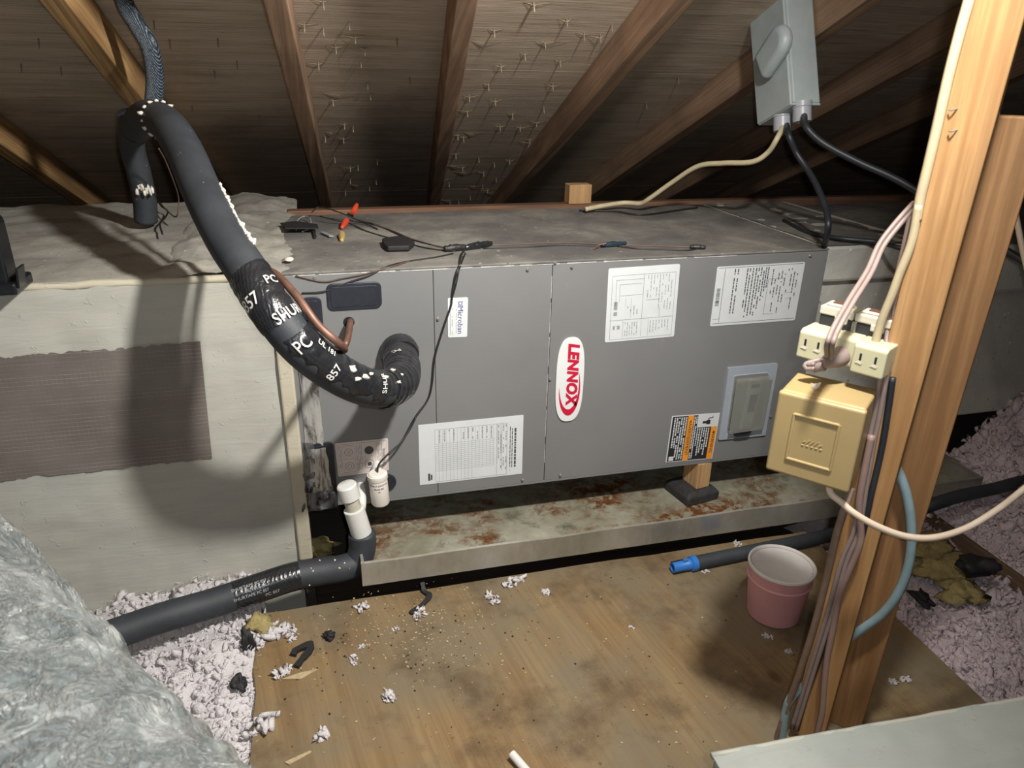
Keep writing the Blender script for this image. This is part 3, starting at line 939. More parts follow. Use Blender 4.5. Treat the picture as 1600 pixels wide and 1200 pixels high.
# ------------------------------------------------------------------ return duct (right)
RD_ = thing('return_duct', 'dull grey duct box behind the posts, right of the unit', 'duct', (1.6, .4, .02))
m = MB(); m.box(CX1 + .012, 2.7, .03, .62, .03, .50); m.build('duct_body', M_RDUCT, RD_, bevel=.006)
m = MB(); m.box(CX1 + .004, CX1 + .30, .012, .63, .455, .545); m.build('mastic_collar', M_RDUCT, RD_, bevel=.008)
m = MB(); m.box(CX1 + .305, 2.75, .008, .64, .40, .53); m.build('top_wrap', M_RDUCT, RD_, bevel=.01)
lumpy_sheet('dust_layer', lambda u, v: (CX1 + .004 + 2.0 * u, .012 + .62 * v, .546 if u < .15 else .532), 60, 24, M_CABTOP, RD_, .003, 18, 8, (0, 0, 1))

# ------------------------------------------------------------------ plate behind the unit and blocks
m = MB(); m.box(-.56, 1.9, .66, .70, .47, .548)
o = m.build('wooden_strip', M_DARKWOOD, bevel=.002)
tag(o, 'long reddish brown board lying along the back of the unit top', 'board')
m = MB()
a = PZ(906, 326, .552); b_ = PZ(944, 326, .552)
m.box(a.x, b_.x, .655, .70, .5482, .548 + .057)
tag(m.build('wood_block', M_BLOCK, bevel=.002), 'small square wood block standing on the board behind the unit', 'wood block')

# ------------------------------------------------------------------ secondary drain pan, supports
PZ0, PZ1 = -.118, -.060
PXA, PXB, PYA, PYB = -.455, 1.185, -.152, .72
PAN = thing('drain_pan', 'shallow galvanised drain pan with rust stains under the unit', 'drain pan', (.36, .3, PZ0))
m = MB(); m.box(PXA, PXB, PYA, PYB, PZ0, PZ0 + .0015); m.build('pan_floor', M_PAN, PAN)
def lip(p, q, inward):
    """a slightly wavy sheet metal side with a hemmed top"""
    n = 40; m = MB(); p, q = Vector(p), Vector(q); vs = []
    inw = Vector(inward)
    for i in range(n + 1):
        c = p.lerp(q, i / n)
        wv = .004 * noise.noise(Vector((c.x * 5, c.y * 5, 3))) + .002 * noise.noise(Vector((c.x * 17, c.y * 17, 6)))
        dz = .003 * noise.noise(Vector((c.x * 4 + 7, c.y * 4, 1)))
        for off, z in ((0, PZ0), (wv, PZ1 + dz), (wv + .006, PZ1 + dz + .001), (wv + .006, PZ1 + dz - .004), (wv + .0016, PZ1 + dz - .005), (.0016, PZ0 + .0016)):
            vs.append(c + inw * off + Vector((0, 0, z)))
    fs = []
    for i in range(n):
        for k in range(6):
            k2 = (k + 1) % 6
            fs.append((i * 6 + k, i * 6 + k2, i * 6 + 6 + k2, i * 6 + 6 + k))
    fs += [tuple(range(6)), tuple(n * 6 + k for k in reversed(range(6)))]
    m.add(vs, fs)
    return m
lip((PXA, PYA, 0), (PXB, PYA, 0), (0, 1, 0)).build('front_lip', M_PANLIP, PAN, smooth=30)
lip((PXB, PYA, 0), (PXB, PYB, 0), (-1, 0, 0)).build('end_lip', M_PANLIP, PAN, smooth=30)
lip((PXA, PYB, 0), (PXA, PYA, 0), (1, 0, 0)).build('end_lip', M_PANLIP, PAN, smooth=30)
lip((PXB, PYB, 0), (PXA, PYB, 0), (0, -1, 0)).build('back_lip', M_PANLIP, PAN, smooth=30)
for yy, lab in ((-.06, 'timber under the front of the drain pan, coloured black for the shade there'),):
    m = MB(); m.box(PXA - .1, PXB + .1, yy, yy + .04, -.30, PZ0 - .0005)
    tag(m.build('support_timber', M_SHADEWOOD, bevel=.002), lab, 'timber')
# rubber foot and wood block that hold the unit up inside the pan
fl = PZ0 + .0015
def support(c, lab1, lab2, rz):
    cr, sr = math.cos(rz), math.sin(rz)
    e1, e2 = Vector((cr, sr, 0)), Vector((-sr, cr, 0))
    m = MB()
    lo_, hi_ = .050, .040
    vs = [c + e1 * (sx * lo_) + e2 * (sy * lo_) for sx, sy in ((-1, -1), (1, -1), (1, 1), (-1, 1))]
    vs += [c + e1 * (sx * .052) + e2 * (sy * .052) + Vector((0, 0, .024)) for sx, sy in ((-1, -1), (1, -1), (1, 1), (-1, 1))]
    vs += [c + e1 * (sx * hi_) + e2 * (sy * hi_) + Vector((0, 0, .036)) for sx, sy in ((-1, -1), (1, -1), (1, 1), (-1, 1))]
    fs = [(3, 2, 1, 0), (8, 9, 10, 11)] + [(a, (a + 1) % 4, 4 + (a + 1) % 4, 4 + a) for a in range(4)] + [(4 + a, 4 + (a + 1) % 4, 8 + (a + 1) % 4, 8 + a) for a in range(4)]
    m.add(vs, fs)
    tag(m.build('rubber_block', M_PAD, bevel=.004), lab1, 'rubber block')
    m = MB()
    t = c + e1 * .006 + e2 * (-.004) + Vector((0, 0, .0362))
    m.obox(t - e1 * .020 - e2 * .030, e1 * .042, e2 * .06, (0, 0, -.0065 - t.z))
    tag(m.build('wood_shim_block', M_BLOCK, bevel=.002), lab2, 'wood block')
c = PZ(1092, 786, fl) + Vector((.0, .045, 0))
support(c, 'black rubber foot on the rusty pan below the warning sticker', 'short wood block on the black rubber foot below the warning sticker', .18)

# ------------------------------------------------------------------ plywood platform and joists
FZ = -.15
m = MB()
R_ = random.Random(21)
xl = -.672; xr = .655
outl = []
nn = 26
for k in range(nn + 1):
    y = -1.6 + (1.6 - .150) * k / nn
    outl.append(Vector((xr + (0.02 * (1 - k / nn)) * 0 + .012 * math.sin(k * .3) * 0 + .018 * (1 - k / nn) * -1, y, FZ - .016)))
for k in range(14):
    x = xr + (xl - xr) * (k + .5) / 14
    outl.append(Vector((x, -.150 + R_.uniform(-.003, .003), FZ - .016)))
for k in range(nn, -1, -1):
    y = -1.6 + (1.6 - .150) * k / nn
    outl.append(Vector((xl + R_.uniform(-.004, .004) + (.006 if k < 18 else 0), y, FZ - .016)))
m.prism(outl, (0, 0, .016))
ply = m.build('plywood_platform', M_FLOORPLY, bevel=.001, origin=(0, -.8, FZ - .016))
tag(ply, 'stained tan plywood sheet laid as a work platform in front of the unit', 'plywood')
for i, x in enumerate((-.60, -.02, .58)):
    m = MB(); m.box(x - .019, x + .019, -1.7, -.16, -.30, FZ - .0165)
    struct(m.build('trim_%d' % (i + 1), M_JOIST, bevel=.002))
a = PZ(1598, 980, -.17)
m = MB(); m.box(a.x + .12, a.x + .158, -1.2, .2, -.30, -.17)
tag(m.build('floor_joist', M_JOIST, bevel=.002), 'dark joist edge rising from the pink insulation at the right margin', 'joist')

# ------------------------------------------------------------------ posts
ew = Vector((.645, -.764, 0)).normalized(); ed = Vector((.764, .645, 0)).normalized(); ez = Vector((0, 0, 1))
pb = Vector((.249, -.688, FZ)); LEANV = Vector((-.011, -.034, 1.0))
PN = LEANV.cross(ew).normalized()
def post(o, w_, dep, h, lab, mt):
    m = MB(); m.obox(o, ew * w_, ed * dep, LEANV * h)
    return tag(m.build('wooden_post', mt, bevel=.002), lab, 'post', 'upright posts')
post(pb, .054, .038, 1.44, 'bright orange upright wooden post behind the tan box', M_POST)
post(pb + ew * .050 + ed * .064, .052, .04, 1.03, 'second wooden upright just behind the bright post, coloured darker for its shadow', M_POST2)
def onpost(px, py, off=0.0):
    """point on the front face of the bright post, off metres in front of it"""
    r = ray(px, py); q = pb - ed * off
    return CAM + r * ((q - CAM).dot(PN) / r.dot(PN))
def offpost(px, py, dy):
    """as above but dy metres behind the front face"""
    return onpost(px, py, -dy)

# ------------------------------------------------------------------ insulated suction line
PIPE = [(205, 260, 1.74), (212, 200, 1.68), (232, 182, 1.56), (262, 196, 1.44), (290, 240, 1.36), (318, 305, 1.295), (352, 372, 1.235), (385, 422, 1.20), (425, 485, 1.18), (470, 540, 1.195), (520, 580, 1.25), (568, 604, 1.315), (602, 608, 1.375), (624, 597, 1.43), (629, 578, 1.485), (626, 562, 1.535), (623, 553, 1.585)]
pp = spline([D(*q) for q in PIPE[1:]], 10)
SUC = thing('insulated_pipe', 'thick black foam-insulated pipe curving down from the rafters into the unit', 'pipe', tuple(pp[0]))
def prad(t): return .037 - .004 * max(0, (t - .85) / .15) * 0
m = MB(); m.tube(pp, .0338, 28); m.build('foam_sleeve', M_FOAM, SUC, smooth=0)
PF = frames(pp)
def near_i(px, py):
    best = None
    for i, q in enumerate(pp):
        d = q - CAM; z = d.dot(FX)
        u, v = 800 + FPX * d.dot(RX) / z, 600 - FPX * d.dot(UX) / z
        e = (u - px) ** 2 + (v - py) ** 2
        if best is None or e < best[0]: best = (e, i)
    return best[1]
def surf(s, th, r):
    """point on the pipe: s in samples along it, th around it (0 = towards the camera), r = radius"""
    s = max(0.0, min(len(PF) - 1.001, s)); i = int(s); k = s - i
    p = PF[i][0].lerp(PF[i + 1][0], k); t = PF[i][1].lerp(PF[i + 1][1], k).normalized()
    v = (CAM - p); v = (v - t * v.dot(t)).normalized(); b = t.cross(v)
    return p + (v * math.cos(th) + b * math.sin(th)) * r
def wrap(i0, i1, name, r=.0368, seed=0, wr=.0012, th0=-math.pi, th1=math.pi):
    """tape laid on the sleeve between two stations, over part or all of its girth"""
    m = MB(); seg = 40; n = i1 - i0; vs = []
    nn = n * 3; full = th1 - th0 > 6.2
    cols = seg if full else seg + 1
    for j in range(nn + 1):
        s = i0 + n * j / nn
        for k in range(cols):
            th = th0 + (th1 - th0) * k / seg
            edge = 0 if full else (.16 * math.sin(s * .8 + seed) + .10 * math.sin(s * 2.1)) * (1 if k > seg // 2 else -1) * abs(k / seg - .5) * 2
            sk = .9 * math.sin(th + seed)
            w_ = wr * noise.noise(Vector((s * .7 + math.sin(th) * 1.5, seed * 5, th * 1.2))) + wr * .45 * math.sin(s * 2.2 + th * 1.4 + 2 * noise.noise(Vector((s * .3, th, seed))))
            if not full and k in (0, seg): w_ = -.0025
            vs.append(surf(s + sk, th + edge, r + w_))
    kk = seg if full else seg
    fs = [(j * cols + k, j * cols + (k + 1) % cols, (j + 1) * cols + (k + 1) % cols, (j + 1) * cols + k) for j in range(nn) for k in range(kk)]
    m.add(vs, fs)
    return m.build(name, M_TAPE, SUC, smooth=0)
iA, iB, iC, iD = near_i(392, 408), near_i(432, 492), near_i(463, 535), near_i(640, 585)
w1 = wrap(near_i(398, 425), near_i(440, 505), 'tape_wrap', .0354, 1)
w2 = wrap(near_i(452, 522), near_i(606, 608), 'tape_wrap', .0352, 2, .0012, -2.6, .45)
w3 = wrap(near_i(600, 608), len(pp) - 3, 'tape_wrap', .0362, 3, .0016)
def pipe_text(par, txt, px, py, th, size, along=True, flip=1):
    vs, fs = text_mesh(txt, size, 0, .0002)
    i = near_i(px, py); m = MB(); r = .0378
    ds = (PF[min(i + 1, len(PF) - 1)][0] - PF[i][0]).length
    out = []
    for a, b, _ in vs:
        if along: s, t = i + a / ds, th - b / r
        else: s, t = i - b / ds, th - a / r
        out.append(surf(s, t, r))
    m.add(out, fs); return m.build('lettering', M_PRINT, par)
pipe_text(w1, '857', 414, 472, .62, .024, False)
pipe_text(w1, 'SHUR', 448, 498, -.55, .022, False)
pipe_text(w1, 'PC', 425, 448, -.75, .020, False)
pipe_text(w2, 'PC', 470, 530, -.1, .024, False)
pipe_text(w2, '857', 505, 570, .0, .020, False)
pipe_text(w2, 'UL 181', 492, 548, -.75, .013, True)
pipe_text(w2, 'SHUR', 575, 604, -.45, .016, False)
pipe_text(w3, 'PC', 634, 572, -.2, .016, False)
def lump(par, c, r, seed, mat=M_LUMP, name='sealant_lump', sq=(1, 1, 1), sub=2):
    bm = bmesh.new(); bmesh.ops.create_icosphere(bm, subdivisions=sub, radius=1.0)
    m = MB(); vs = []
    for v in bm.verts:
        n_ = noise.fractal(Vector(v.co) * 1.4 + Vector((seed * 7.7, seed * 3.1, 0)), 1.0, 2.0, 3)
        q = Vector(v.co) * (r * (1 + .75 * n_))
        vs.append(Vector(c) + Vector((q.x * sq[0], q.y * sq[1], q.z * sq[2])))
    m.add(vs, [tuple(v.index for v in f.verts) for f in bm.faces]); bm.free()
    return m.build(name, mat, par, smooth=0) if par is not None else m
for i, (px, py, th, r) in enumerate(((535, 572, -.6, .012), (548, 583, -.5, .010), (533, 588, -.25, .008), (583, 598, -.75, .008), (603, 594, -1.0, .007), (610, 606, -.45, .006), (560, 590, -.8, .006), (598, 600, -.3, .006))):
    q = surf(near_i(px, py), th, .0358); lump(w2, q, r * .55, i, sq=(1.3, .7, .9))
# seam beads of old sealant along the upper side of the foam
for k in range(22):
    t = k / 21
    i = near_i(322, 300) + (near_i(385, 395) - near_i(322, 300)) * t
    q = surf(i, -1.32, .0342); lump(SUC, q, rnd.uniform(.0025, .006), 30 + k, sq=(1, .8, 1.3), sub=1)
for k in range(10):
    q = surf(near_i(245, 188) + k * .25, -1.9 + k * .42, .0345); lump(SUC, q, rnd.uniform(.004, .009), 60 + k, sq=(1, 1, .6), sub=1)
# ragged foam collar at the opening
m = MB(); c = PY(622, 546)
m.lathe([(.030, .0), (.040, .002), (.041, .02), (.037, .034)], c + Vector((0, -.003, 0)), (.1, -1, -.12), 22)
m.build('foam_collar', M_TAPE, SUC, smooth=40)
m = MB(); q = PY(600, 575, -.03); m.obox(q, (.018, -.004, -.006), (0, -.012, .004), (-.006, 0, .022)); m.build('foam_scrap', M_FOAM, SUC, bevel=.002)

# knit-covered line that runs on up the rafter and the dim pipe that drops behind
kp = spline([D(188, -60, 1.45), D(193, 0, 1.50), D(215, 40, 1.53), D(234, 75, 1.55), D(242, 120, 1.58), D(240, 160, 1.60), D(236, 178, 1.61)], 8)
m = MB(); m.tube(kp, .0185, 16); tag(m.build('knit_sleeved_pipe', M_BRAID, smooth=0), 'slim pipe in a shiny black knit sleeve hanging beside the yellow rafter', 'pipe')
kp = spline([D(205, 180, 1.66), D(207, 230, 1.72), D(217, 270, 1.76), D(226, 312, 1.80), D(228, 345, 1.83)], 8)
DP = thing('dim_insulated_pipe', 'dim black pipe dropping to the duct top behind the thick insulated pipe', 'pipe', tuple(kp[-1]))
m = MB(); m.tube(kp, .027, 18); m.build('foam_sleeve', M_FOAM, DP, smooth=0)
for k in range(9):
    q = D(214 + 3 * k, 300 + rnd.uniform(-10, 8), 1.755); lump(DP, q, .007, 90 + k, sub=1, sq=(.6, .6, 1.5))
# copper liquid line
cp = [PY(548, 500, .02), PY(547, 505, -.02), PY(545, 520, -.05), PY(541, 536, -.075), PY(534, 546, -.10)]
for k in range(9):
    i = near_i(505, 570) + (near_i(262, 200) - near_i(505, 570)) * k / 8.0
    cp.append(surf(i, -1.25 - 1.5 * max(0, min(1, (k - 1.5) / 2.5)), .0445 + .012 * max(0, min(1, (k - 3) / 3.0))))
cp = spline(cp, 8)
m = MB(); m.tube(cp, .0068, 12); tag(m.build('copper_pipe', M_COPPER, smooth=0), 'thin bare copper pipe running along the thick black pipe into the unit', 'pipe')
# thin stray wire hanging behind the pipe
def wire(pts, r, mat, name, lab, cat='wire', n=8, group=None, seg=8):
    m = MB(); m.tube(spline(pts, n), r, seg)
    return tag(m.build(name, mat, smooth=0), lab, cat, group)
wire([D(248, 232, 1.6), D(258, 250, 1.64), D(270, 280, 1.70), D(279, 310, 1.78), PZ(276, 338, .575), PZ(262, 330, .57), PZ(250, 316, .572)], .0017, M_WIREBRN, 'thin_wire', 'thin brown wire curling down onto the white duct top')
wire([PZ(247, 314, .56), PZ(252, 322, .558), PZ(262, 330, .558), PZ(258, 340, .558), PZ(250, 350, .558), PZ(254, 366, .556)], .0022, M_WIREBLK, 'frayed_wire', 'short kinked black wire scrap on the white duct top')

# ------------------------------------------------------------------ condensate drain with float switch
FS = PY(589, 738, -.055); FSb = PY(595, 786, -.055)
ax = (FSb - FS).normalized(); hh = (FSb - FS).length
SW = thing('float_switch', 'white cylindrical float switch with printed band hanging under the drain sticker', 'float switch', tuple(FSb))
m = MB(); m.lathe([(.0170, 0), (.0195, .002), (.0205, .006), (.0205, hh - .004), (.018, hh)], FS, ax, 28); m.build('switch_body', M_FLOAT, SW, smooth=35)
m = MB(); m.lathe([(.0222, 0), (.0225, .010), (.0208, .013)], FS + ax * .004, ax, 28); m.build('switch_cap', M_FLOAT, SW, smooth=35)
m = MB(); m.tube([FS + Vector((0, .0, -.01)), FS + Vector((0, .03, -.012)), FS + Vector((.006, .054, -.012))], .011, 14); m.build('side_stub', M_PVC, SW, smooth=35)
def cyl_text(par, txt, o, ax, r, h, size, mat, toward=CAM, sp=1.0):
    vs, fs = text_mesh(txt, size, 0, .0001, sp); m = MB()
    v = toward - o; v = (v - ax * v.dot(ax)).normalized(); b = ax.cross(v)   # ax points down: b to the viewer's right
    out = []
    for a, c_, _ in vs:
        th = a / r
        out.append(o + ax * (h - c_) + (v * math.cos(th) - b * math.sin(th)) * r)
    m.add(out, fs); return m.build('lettering', mat, par)
cyl_text(SW, 'SAFE-T-SWITCH', FS, ax, .0209, .024, .0062, M_INK)
cyl_text(SW, 'Model SS2', FS, ax, .0209, .032, .0052, M_INK)
cyl_text(SW, 'UL', FS, ax, .0209, .039, .0045, M_INK)
DR = thing('drain_pipe', 'black insulated drain pipe with white plastic cleanout running off to the left', 'drain pipe', tuple(PY(565, 850, -.085)))
t0, t1 = PY(541, 757, -.085), PY(566, 836, -.085)
ax2 = (t1 - t0).normalized(); L2 = (t1 - t0).length
m = MB(); m.lathe([(.006, -.001), (.019, .0), (.0215, .003), (.0215, .034), (.019, .036)], t0, ax2, 28); m.build('white_cap', M_PVC, DR, smooth=35)
m = MB(); m.lathe([(.0165, .030), (.0165, .075)], t0, ax2, 24); m.build('clear_section', M_PVCCLEAR, DR, smooth=35)
m = MB(); m.lathe([(.018, .063), (.0225, .064), (.0225, L2 + .012), (.018, L2 + .014)], t0, ax2, 28); m.build('coupling', M_PVC, DR, smooth=35)
m = MB(); m.tube(spline([t0 + ax2 * .090 + Vector((.004, .004, 0)), t0 + ax2 * .072 + Vector((.016, .028, .0)), t0 + ax2 * .062 + Vector((.020, .055, .004)), t0 + ax2 * .062 + Vector((.020, .0835, .004))], 6), .0105, 16); m.build('tee_branch', M_PVC, DR, smooth=35)
m = MB(); q = t0 + ax2 * (L2 + .012)
m.lathe([(.023, 0), (.028, .004), (.030, .012)], t0 + ax2 * (L2 - .006), ax2, 20)
dp = spline([t0 + ax2 * (L2 - .002), PY(566, 856, -.088), PY(558, 878, -.095), PY(535, 888, -.105), PY(500, 893, -.118), PY(455, 902, -.13), PY(400, 920, -.145), PY(330, 943, -.165), PY(250, 966, -.19), PY(175, 992, -.215), PY(100, 1015, -.25), PY(0, 1050, -.29)], 8)
m.tube(dp, .0300, 24); m.build('foam_sleeve', M_FOAM, DR, smooth=40)
n0 = 40; 
m = MB(); m.tube(dp[38:53], .0308, 24); tw = m.build('tape_wrap', M_TAPE, DR, smooth=40)
PFs, pps = PF, pp
PF, pp = frames(dp), dp
SUCr = .0
def dp_text(txt, px, py, th, size, par):
    vs, fs = text_mesh(txt, size, 0, .0001); i = near_i(px, py); m = MB(); r = .0313
    ds = (PF[i + 1][0] - PF[i][0]).length
    m.add([surf(i - a / ds, th + b / r, r) for a, b, _ in vs], fs); m.build('lettering', M_INKG, par)
for txt, px, py, th, s in (('SHURTAPE PC 857', 395, 922, .35, .009), ('UL 181B-FX', 400, 920, .05, .009), ('SHURTAPE PC 857', 390, 922, -.3, .009), ('PC 857', 425, 912, -.65, .010)):
    dp_text(txt, px, py, th, s, tw)
for k in range(8):
    i = near_i(rnd.uniform(460, 560), 893); q = surf(i + rnd.uniform(-2, 2), rnd.uniform(-1.2, 1.0), .0302); lump(DR, q, rnd.uniform(.0012, .003), 120 + k, sub=1, name='paint_speck')
PF, pp = PFs, pps

# wire from the splice down to the float switch
def onface(px, py, off=.006): return PY(px, py, -off)
wire([PZ(728, 388, .552), PZ(722, 396, .550), onface(716, 418, .004), onface(709, 445), onface(706, 468), onface(704, 480), onface(692, 515), onface(679, 560), onface(675, 600), onface(668, 625), onface(650, 650, .015), onface(641, 667, .02), onface(628, 690, .035), onface(606, 710, .05), onface(592, 726, .055), FS + ax * .006], .0022, M_WIREBLK, 'control_wire', 'black control wire dropping from the splice across the unit face to the float switch')
wire([onface(706, 468, .009), onface(712, 447, .010), onface(718, 420, .008), PZ(727, 396, .551)], .0016, M_WIREBLK, 'control_wire', 'second strand of black wire beside the small lettered sticker')
wire([onface(650, 652, .018), onface(640, 672, .025), onface(624, 694, .04), onface(607, 711, .052)], .0018, M_WIREBLK, 'control_wire', 'short loop of black wire just above the float switch')
# ------------------------------------------------------------------ low-voltage wiring on the unit top
TZ = CH + .0045
def T(px, py, dz=0.0): return PZ(px, py, TZ + dz)
wire([T(712, 391), T(668, 381), T(630, 370), T(590, 352), T(560, 344, .006), T(536, 334, .02), T(512, 326, .03), T(497, 324, .03), T(487, 332, .02)], .0018, M_WIREBLK, 'thermostat_wire', 'black wire arching from the splice past the red wire nuts')
wire([T(712, 393), T(668, 388), T(630, 378), T(575, 362), T(548, 350, .004), T(520, 343, .012), T(500, 338, .016)], .0018, M_WIREBLK, 'thermostat_wire', 'lower black wire from the splice to the red wire nuts')
wire([T(712, 392), T(672, 382), T(640, 372), T(612, 360), T(580, 349, .002)], .0016, M_WIREBRN, 'thermostat_wire', 'brownish wire between the splice and the red wire nuts')
wire([T(708, 396), T(680, 402), T(640, 408), T(606, 416, .001), onface(578, 430, .004), onface(545, 441, .004), onface(508, 455, .005), onface(472, 458, .004)], .0018, M_WIREBLK, 'thermostat_wire', 'dark wire sagging over the front edge above the wide black plug')
wire([T(640, 408), T(610, 417), onface(570, 428, .004), onface(535, 435, .004), onface(505, 440, .004), onface(462, 431, .004)], .0016, M_WIREBRN, 'thermostat_wire', 'grey brown wire looping near the left end of the unit front')
for k, (dy, mt, lab) in enumerate(((0, M_WIREBLK, 'front black wire running right along the unit top between the splices'), (-4, M_WIREBRN, 'rear brown wire running right along the unit top between the splices'))):
    wire([T(755, 388 + dy), T(820, 386 + dy * 1.2), T(880, 383 + dy), T(930, 384 + dy * .6), T(957, 385)], .0019, mt, 'thermostat_wire', lab)
for k, (dy, mt, lab) in enumerate(((3, M_WIREBLK, 'front black wire right of the blue taped splice'), (-2, M_WIREBRN, 'rear brown wire right of the blue taped splice'))):
    wire([T(965, 385), T(1000, 386 + dy), T(1040, 387 + dy), T(1075, 388 + dy), T(1095, 388)], .0019, mt, 'thermostat_wire', lab)
def splice(a, b, r, mat, lab, seed):
    n = 14; path = [Vector(a).lerp(Vector(b), k / n) + Vector((0, 0, r * .8)) for k in range(n + 1)]
    m = MB(); m.tube(path, lambda t: r * (.55 + .6 * math.sin(math.pi * min(1, .12 + t * .8)) + .25 * noise.noise(Vector((t * 9, seed, 0)))), 12, jit=.12, seed=seed)
    return tag(m.build('taped_splice', mat, smooth=0), lab, 'wire splice', 'taped wire splices')
splice(T(694, 393), T(728, 390), .0075, M_WIREBLK, 'bundled black wire splice at the top of the drop wire', 1)
splice(T(726, 391), T(768, 384), .0072, M_TAPE, 'shiny black taped splice right of the drop wire', 2)
splice(T(940, 386), T(978, 383), .0055, plain('blue_black_tape', (.02, .035, .05), .3), 'blue black taped splice on the unit top above the wiring sticker', 3)
splice(T(1078, 388), T(1102, 389), .0050, M_WIREBLK, 'frayed black wire end on the unit top near the rating plate', 4)
wire([T(928, 390), T(936, 383, .008), T(948, 380, .012)], .0016, M_COPPER, 'wire_end', 'bare copper wire end sticking up beside the blue taped splice')
def wirenut(base, tip, mat, lab):
    base, tip = Vector(base), Vector(tip); ax = (tip - base).normalized(); L = (tip - base).length
    m = MB(); m.lathe([(.0045, 0), (.0082, .001), (.0080, L * .35), (.0062, L * .7), (.0048, L * .95), (.002, L)], base, ax, 10)
    return tag(m.build('wire_nut', mat, smooth=30), lab, 'wire nut', 'wire nuts')
wirenut(T(552, 332, .014), T(558, 319, .030), M_REDNUT, 'upper red wire nut pointing up on the unit top')
wirenut(T(541, 345, .010), T(534, 356, .004), M_REDNUT, 'lower red wire nut pointing down on the unit top')
wirenut(T(534, 366, .004), T(534, 376, .002), M_BRASS, 'small yellow wire nut below the red ones')
wire([T(545, 343, .012), T(556, 346, .006), T(570, 349, .004), T(590, 358, .001)], .0018, M_WIREBLK, 'thermostat_wire', 'short wire tail between the two red wire nuts')
# gap in the mastic with clips, small scraps on the top
m = MB(); m.prism([T(438, 350, .012), T(446, 358, .012), T(498, 358, .010), T(496, 352, .010), T(462, 347, .012)], (0, 0, .003))
tag(m.build('dark_scrap', M_SCRAP), 'flat black strip on the white mastic at the left end of the unit top', 'scrap')
m = MB(); m.prism([T(597, 380, .001), T(600, 388, .001), T(606, 393, .001), T(640, 392, .001), T(648, 385, .001), T(640, 378, .001), T(620, 376, .001)], (0, 0, .012))
tag(m.build('black_foam_pad', M_SCRAP, bevel=.003), 'torn flat black foam pad lying on the unit top', 'foam scrap')
wire([T(463, 360), T(465, 345, .01), T(475, 338, .012), T(485, 342, .012), T(484, 356, .006), T(472, 362, .002)], .0015, M_INKG, 'wire_loop', 'small grey wire loop on the mastic beside the black strip')
m = MB(); q = T(488, 362, .002); m.obox(q, (.006, 0, 0), (.003, -.075, 0), (0, 0, .003)); tag(m.build('black_clip', M_SCRAP), 'thin black stick lying on the mastic left of the wire nuts', 'scrap')
m = MB(); q = T(500, 364, .002); m.obox(q, (.010, 0, 0), (.02, -.05, 0), (0, 0, .003)); tag(m.build('grey_clip', M_INKG), 'thin grey strip lying on the mastic left of the wire nuts', 'scrap')
m = MB(); c = T(452, 406, .006); m.lathe([(.008, 0), (.009, .002), (.005, .005), (.0, .006)], c, (0, -.3, 1), 12); tag(m.build('mastic_blob', M_LUMP, smooth=40), 'small round pale blob of mastic by the unit corner', 'mastic blob')

# ------------------------------------------------------------------ black flood lamp at the left margin
F0 = PZ(0, 440, .55)
LX0, LX1 = PZ(0, 438, .555).x - .14, PZ(36, 436, .555).x
yF = PZ(20, 440, .555).y
FLp = thing('flood_lamp', 'black flood lamp lying on the white duct at the left margin', 'lamp', ((LX0 + LX1) / 2, yF + .03, .552))
m = MB(); m.prism(rrect(Vector(((LX0 + LX1) / 2, yF, .552 + .066)), LX1 - LX0, .125, .018), (0, -.05, 0)); m.build('housing', M_LAMPBLK, FLp, bevel=.004)
m = MB(); m.box(LX0 + .01, LX1 + .012, yF - .06, yF + .03, .545, .566); m.build('base_frame', M_LAMPBLK, FLp, bevel=.004)
m = MB(); m.prism(rrect(Vector((LX1 - .055, yF - .05, .552 + .055)), .085, .05, .006), (0, -.004, 0)); m.build('lens', M_LENS, FLp, bevel=.001)
m = MB(); m.prism(rrect(Vector((LX1 - .035, yF - .05, .552 + .105)), .04, .018, .004), (0, -.003, 0)); m.build('sensor_window', M_LENS, FLp, bevel=.001)
m = MB(); m.obox((LX1 + .012, yF - .055, .556), (.004, 0, 0), (0, .035, 0), (0.004, 0, .035)); m.build('bracket', M_LAMPBLK, FLp, bevel=.001)

# ------------------------------------------------------------------ grey metal box on the rafter
gx0 = .632
c0 = PX(1240, 160, gx0)                                   # near bottom corner of the left side
GB = thing('junction_box', 'grey metal switch box fixed to a rafter with two conduit connectors', 'junction box', tuple(c0))
Lr, Hh, Wx = .145, .31, .074
m = MB(); m.obox(c0, (Wx, 0, 0), DWN * Lr, NRM * Hh); m.build('enclosure', M_GREYBOX, GB, bevel=.004)
m = MB(); m.obox(c0 + Vector((-.006, 0, 0)) + DWN * .004 + NRM * -.004, (.007, 0, 0), DWN * (Lr - .004), NRM * (Hh + .002)); m.build('side_cover', M_GREYBOX, GB, bevel=.003)
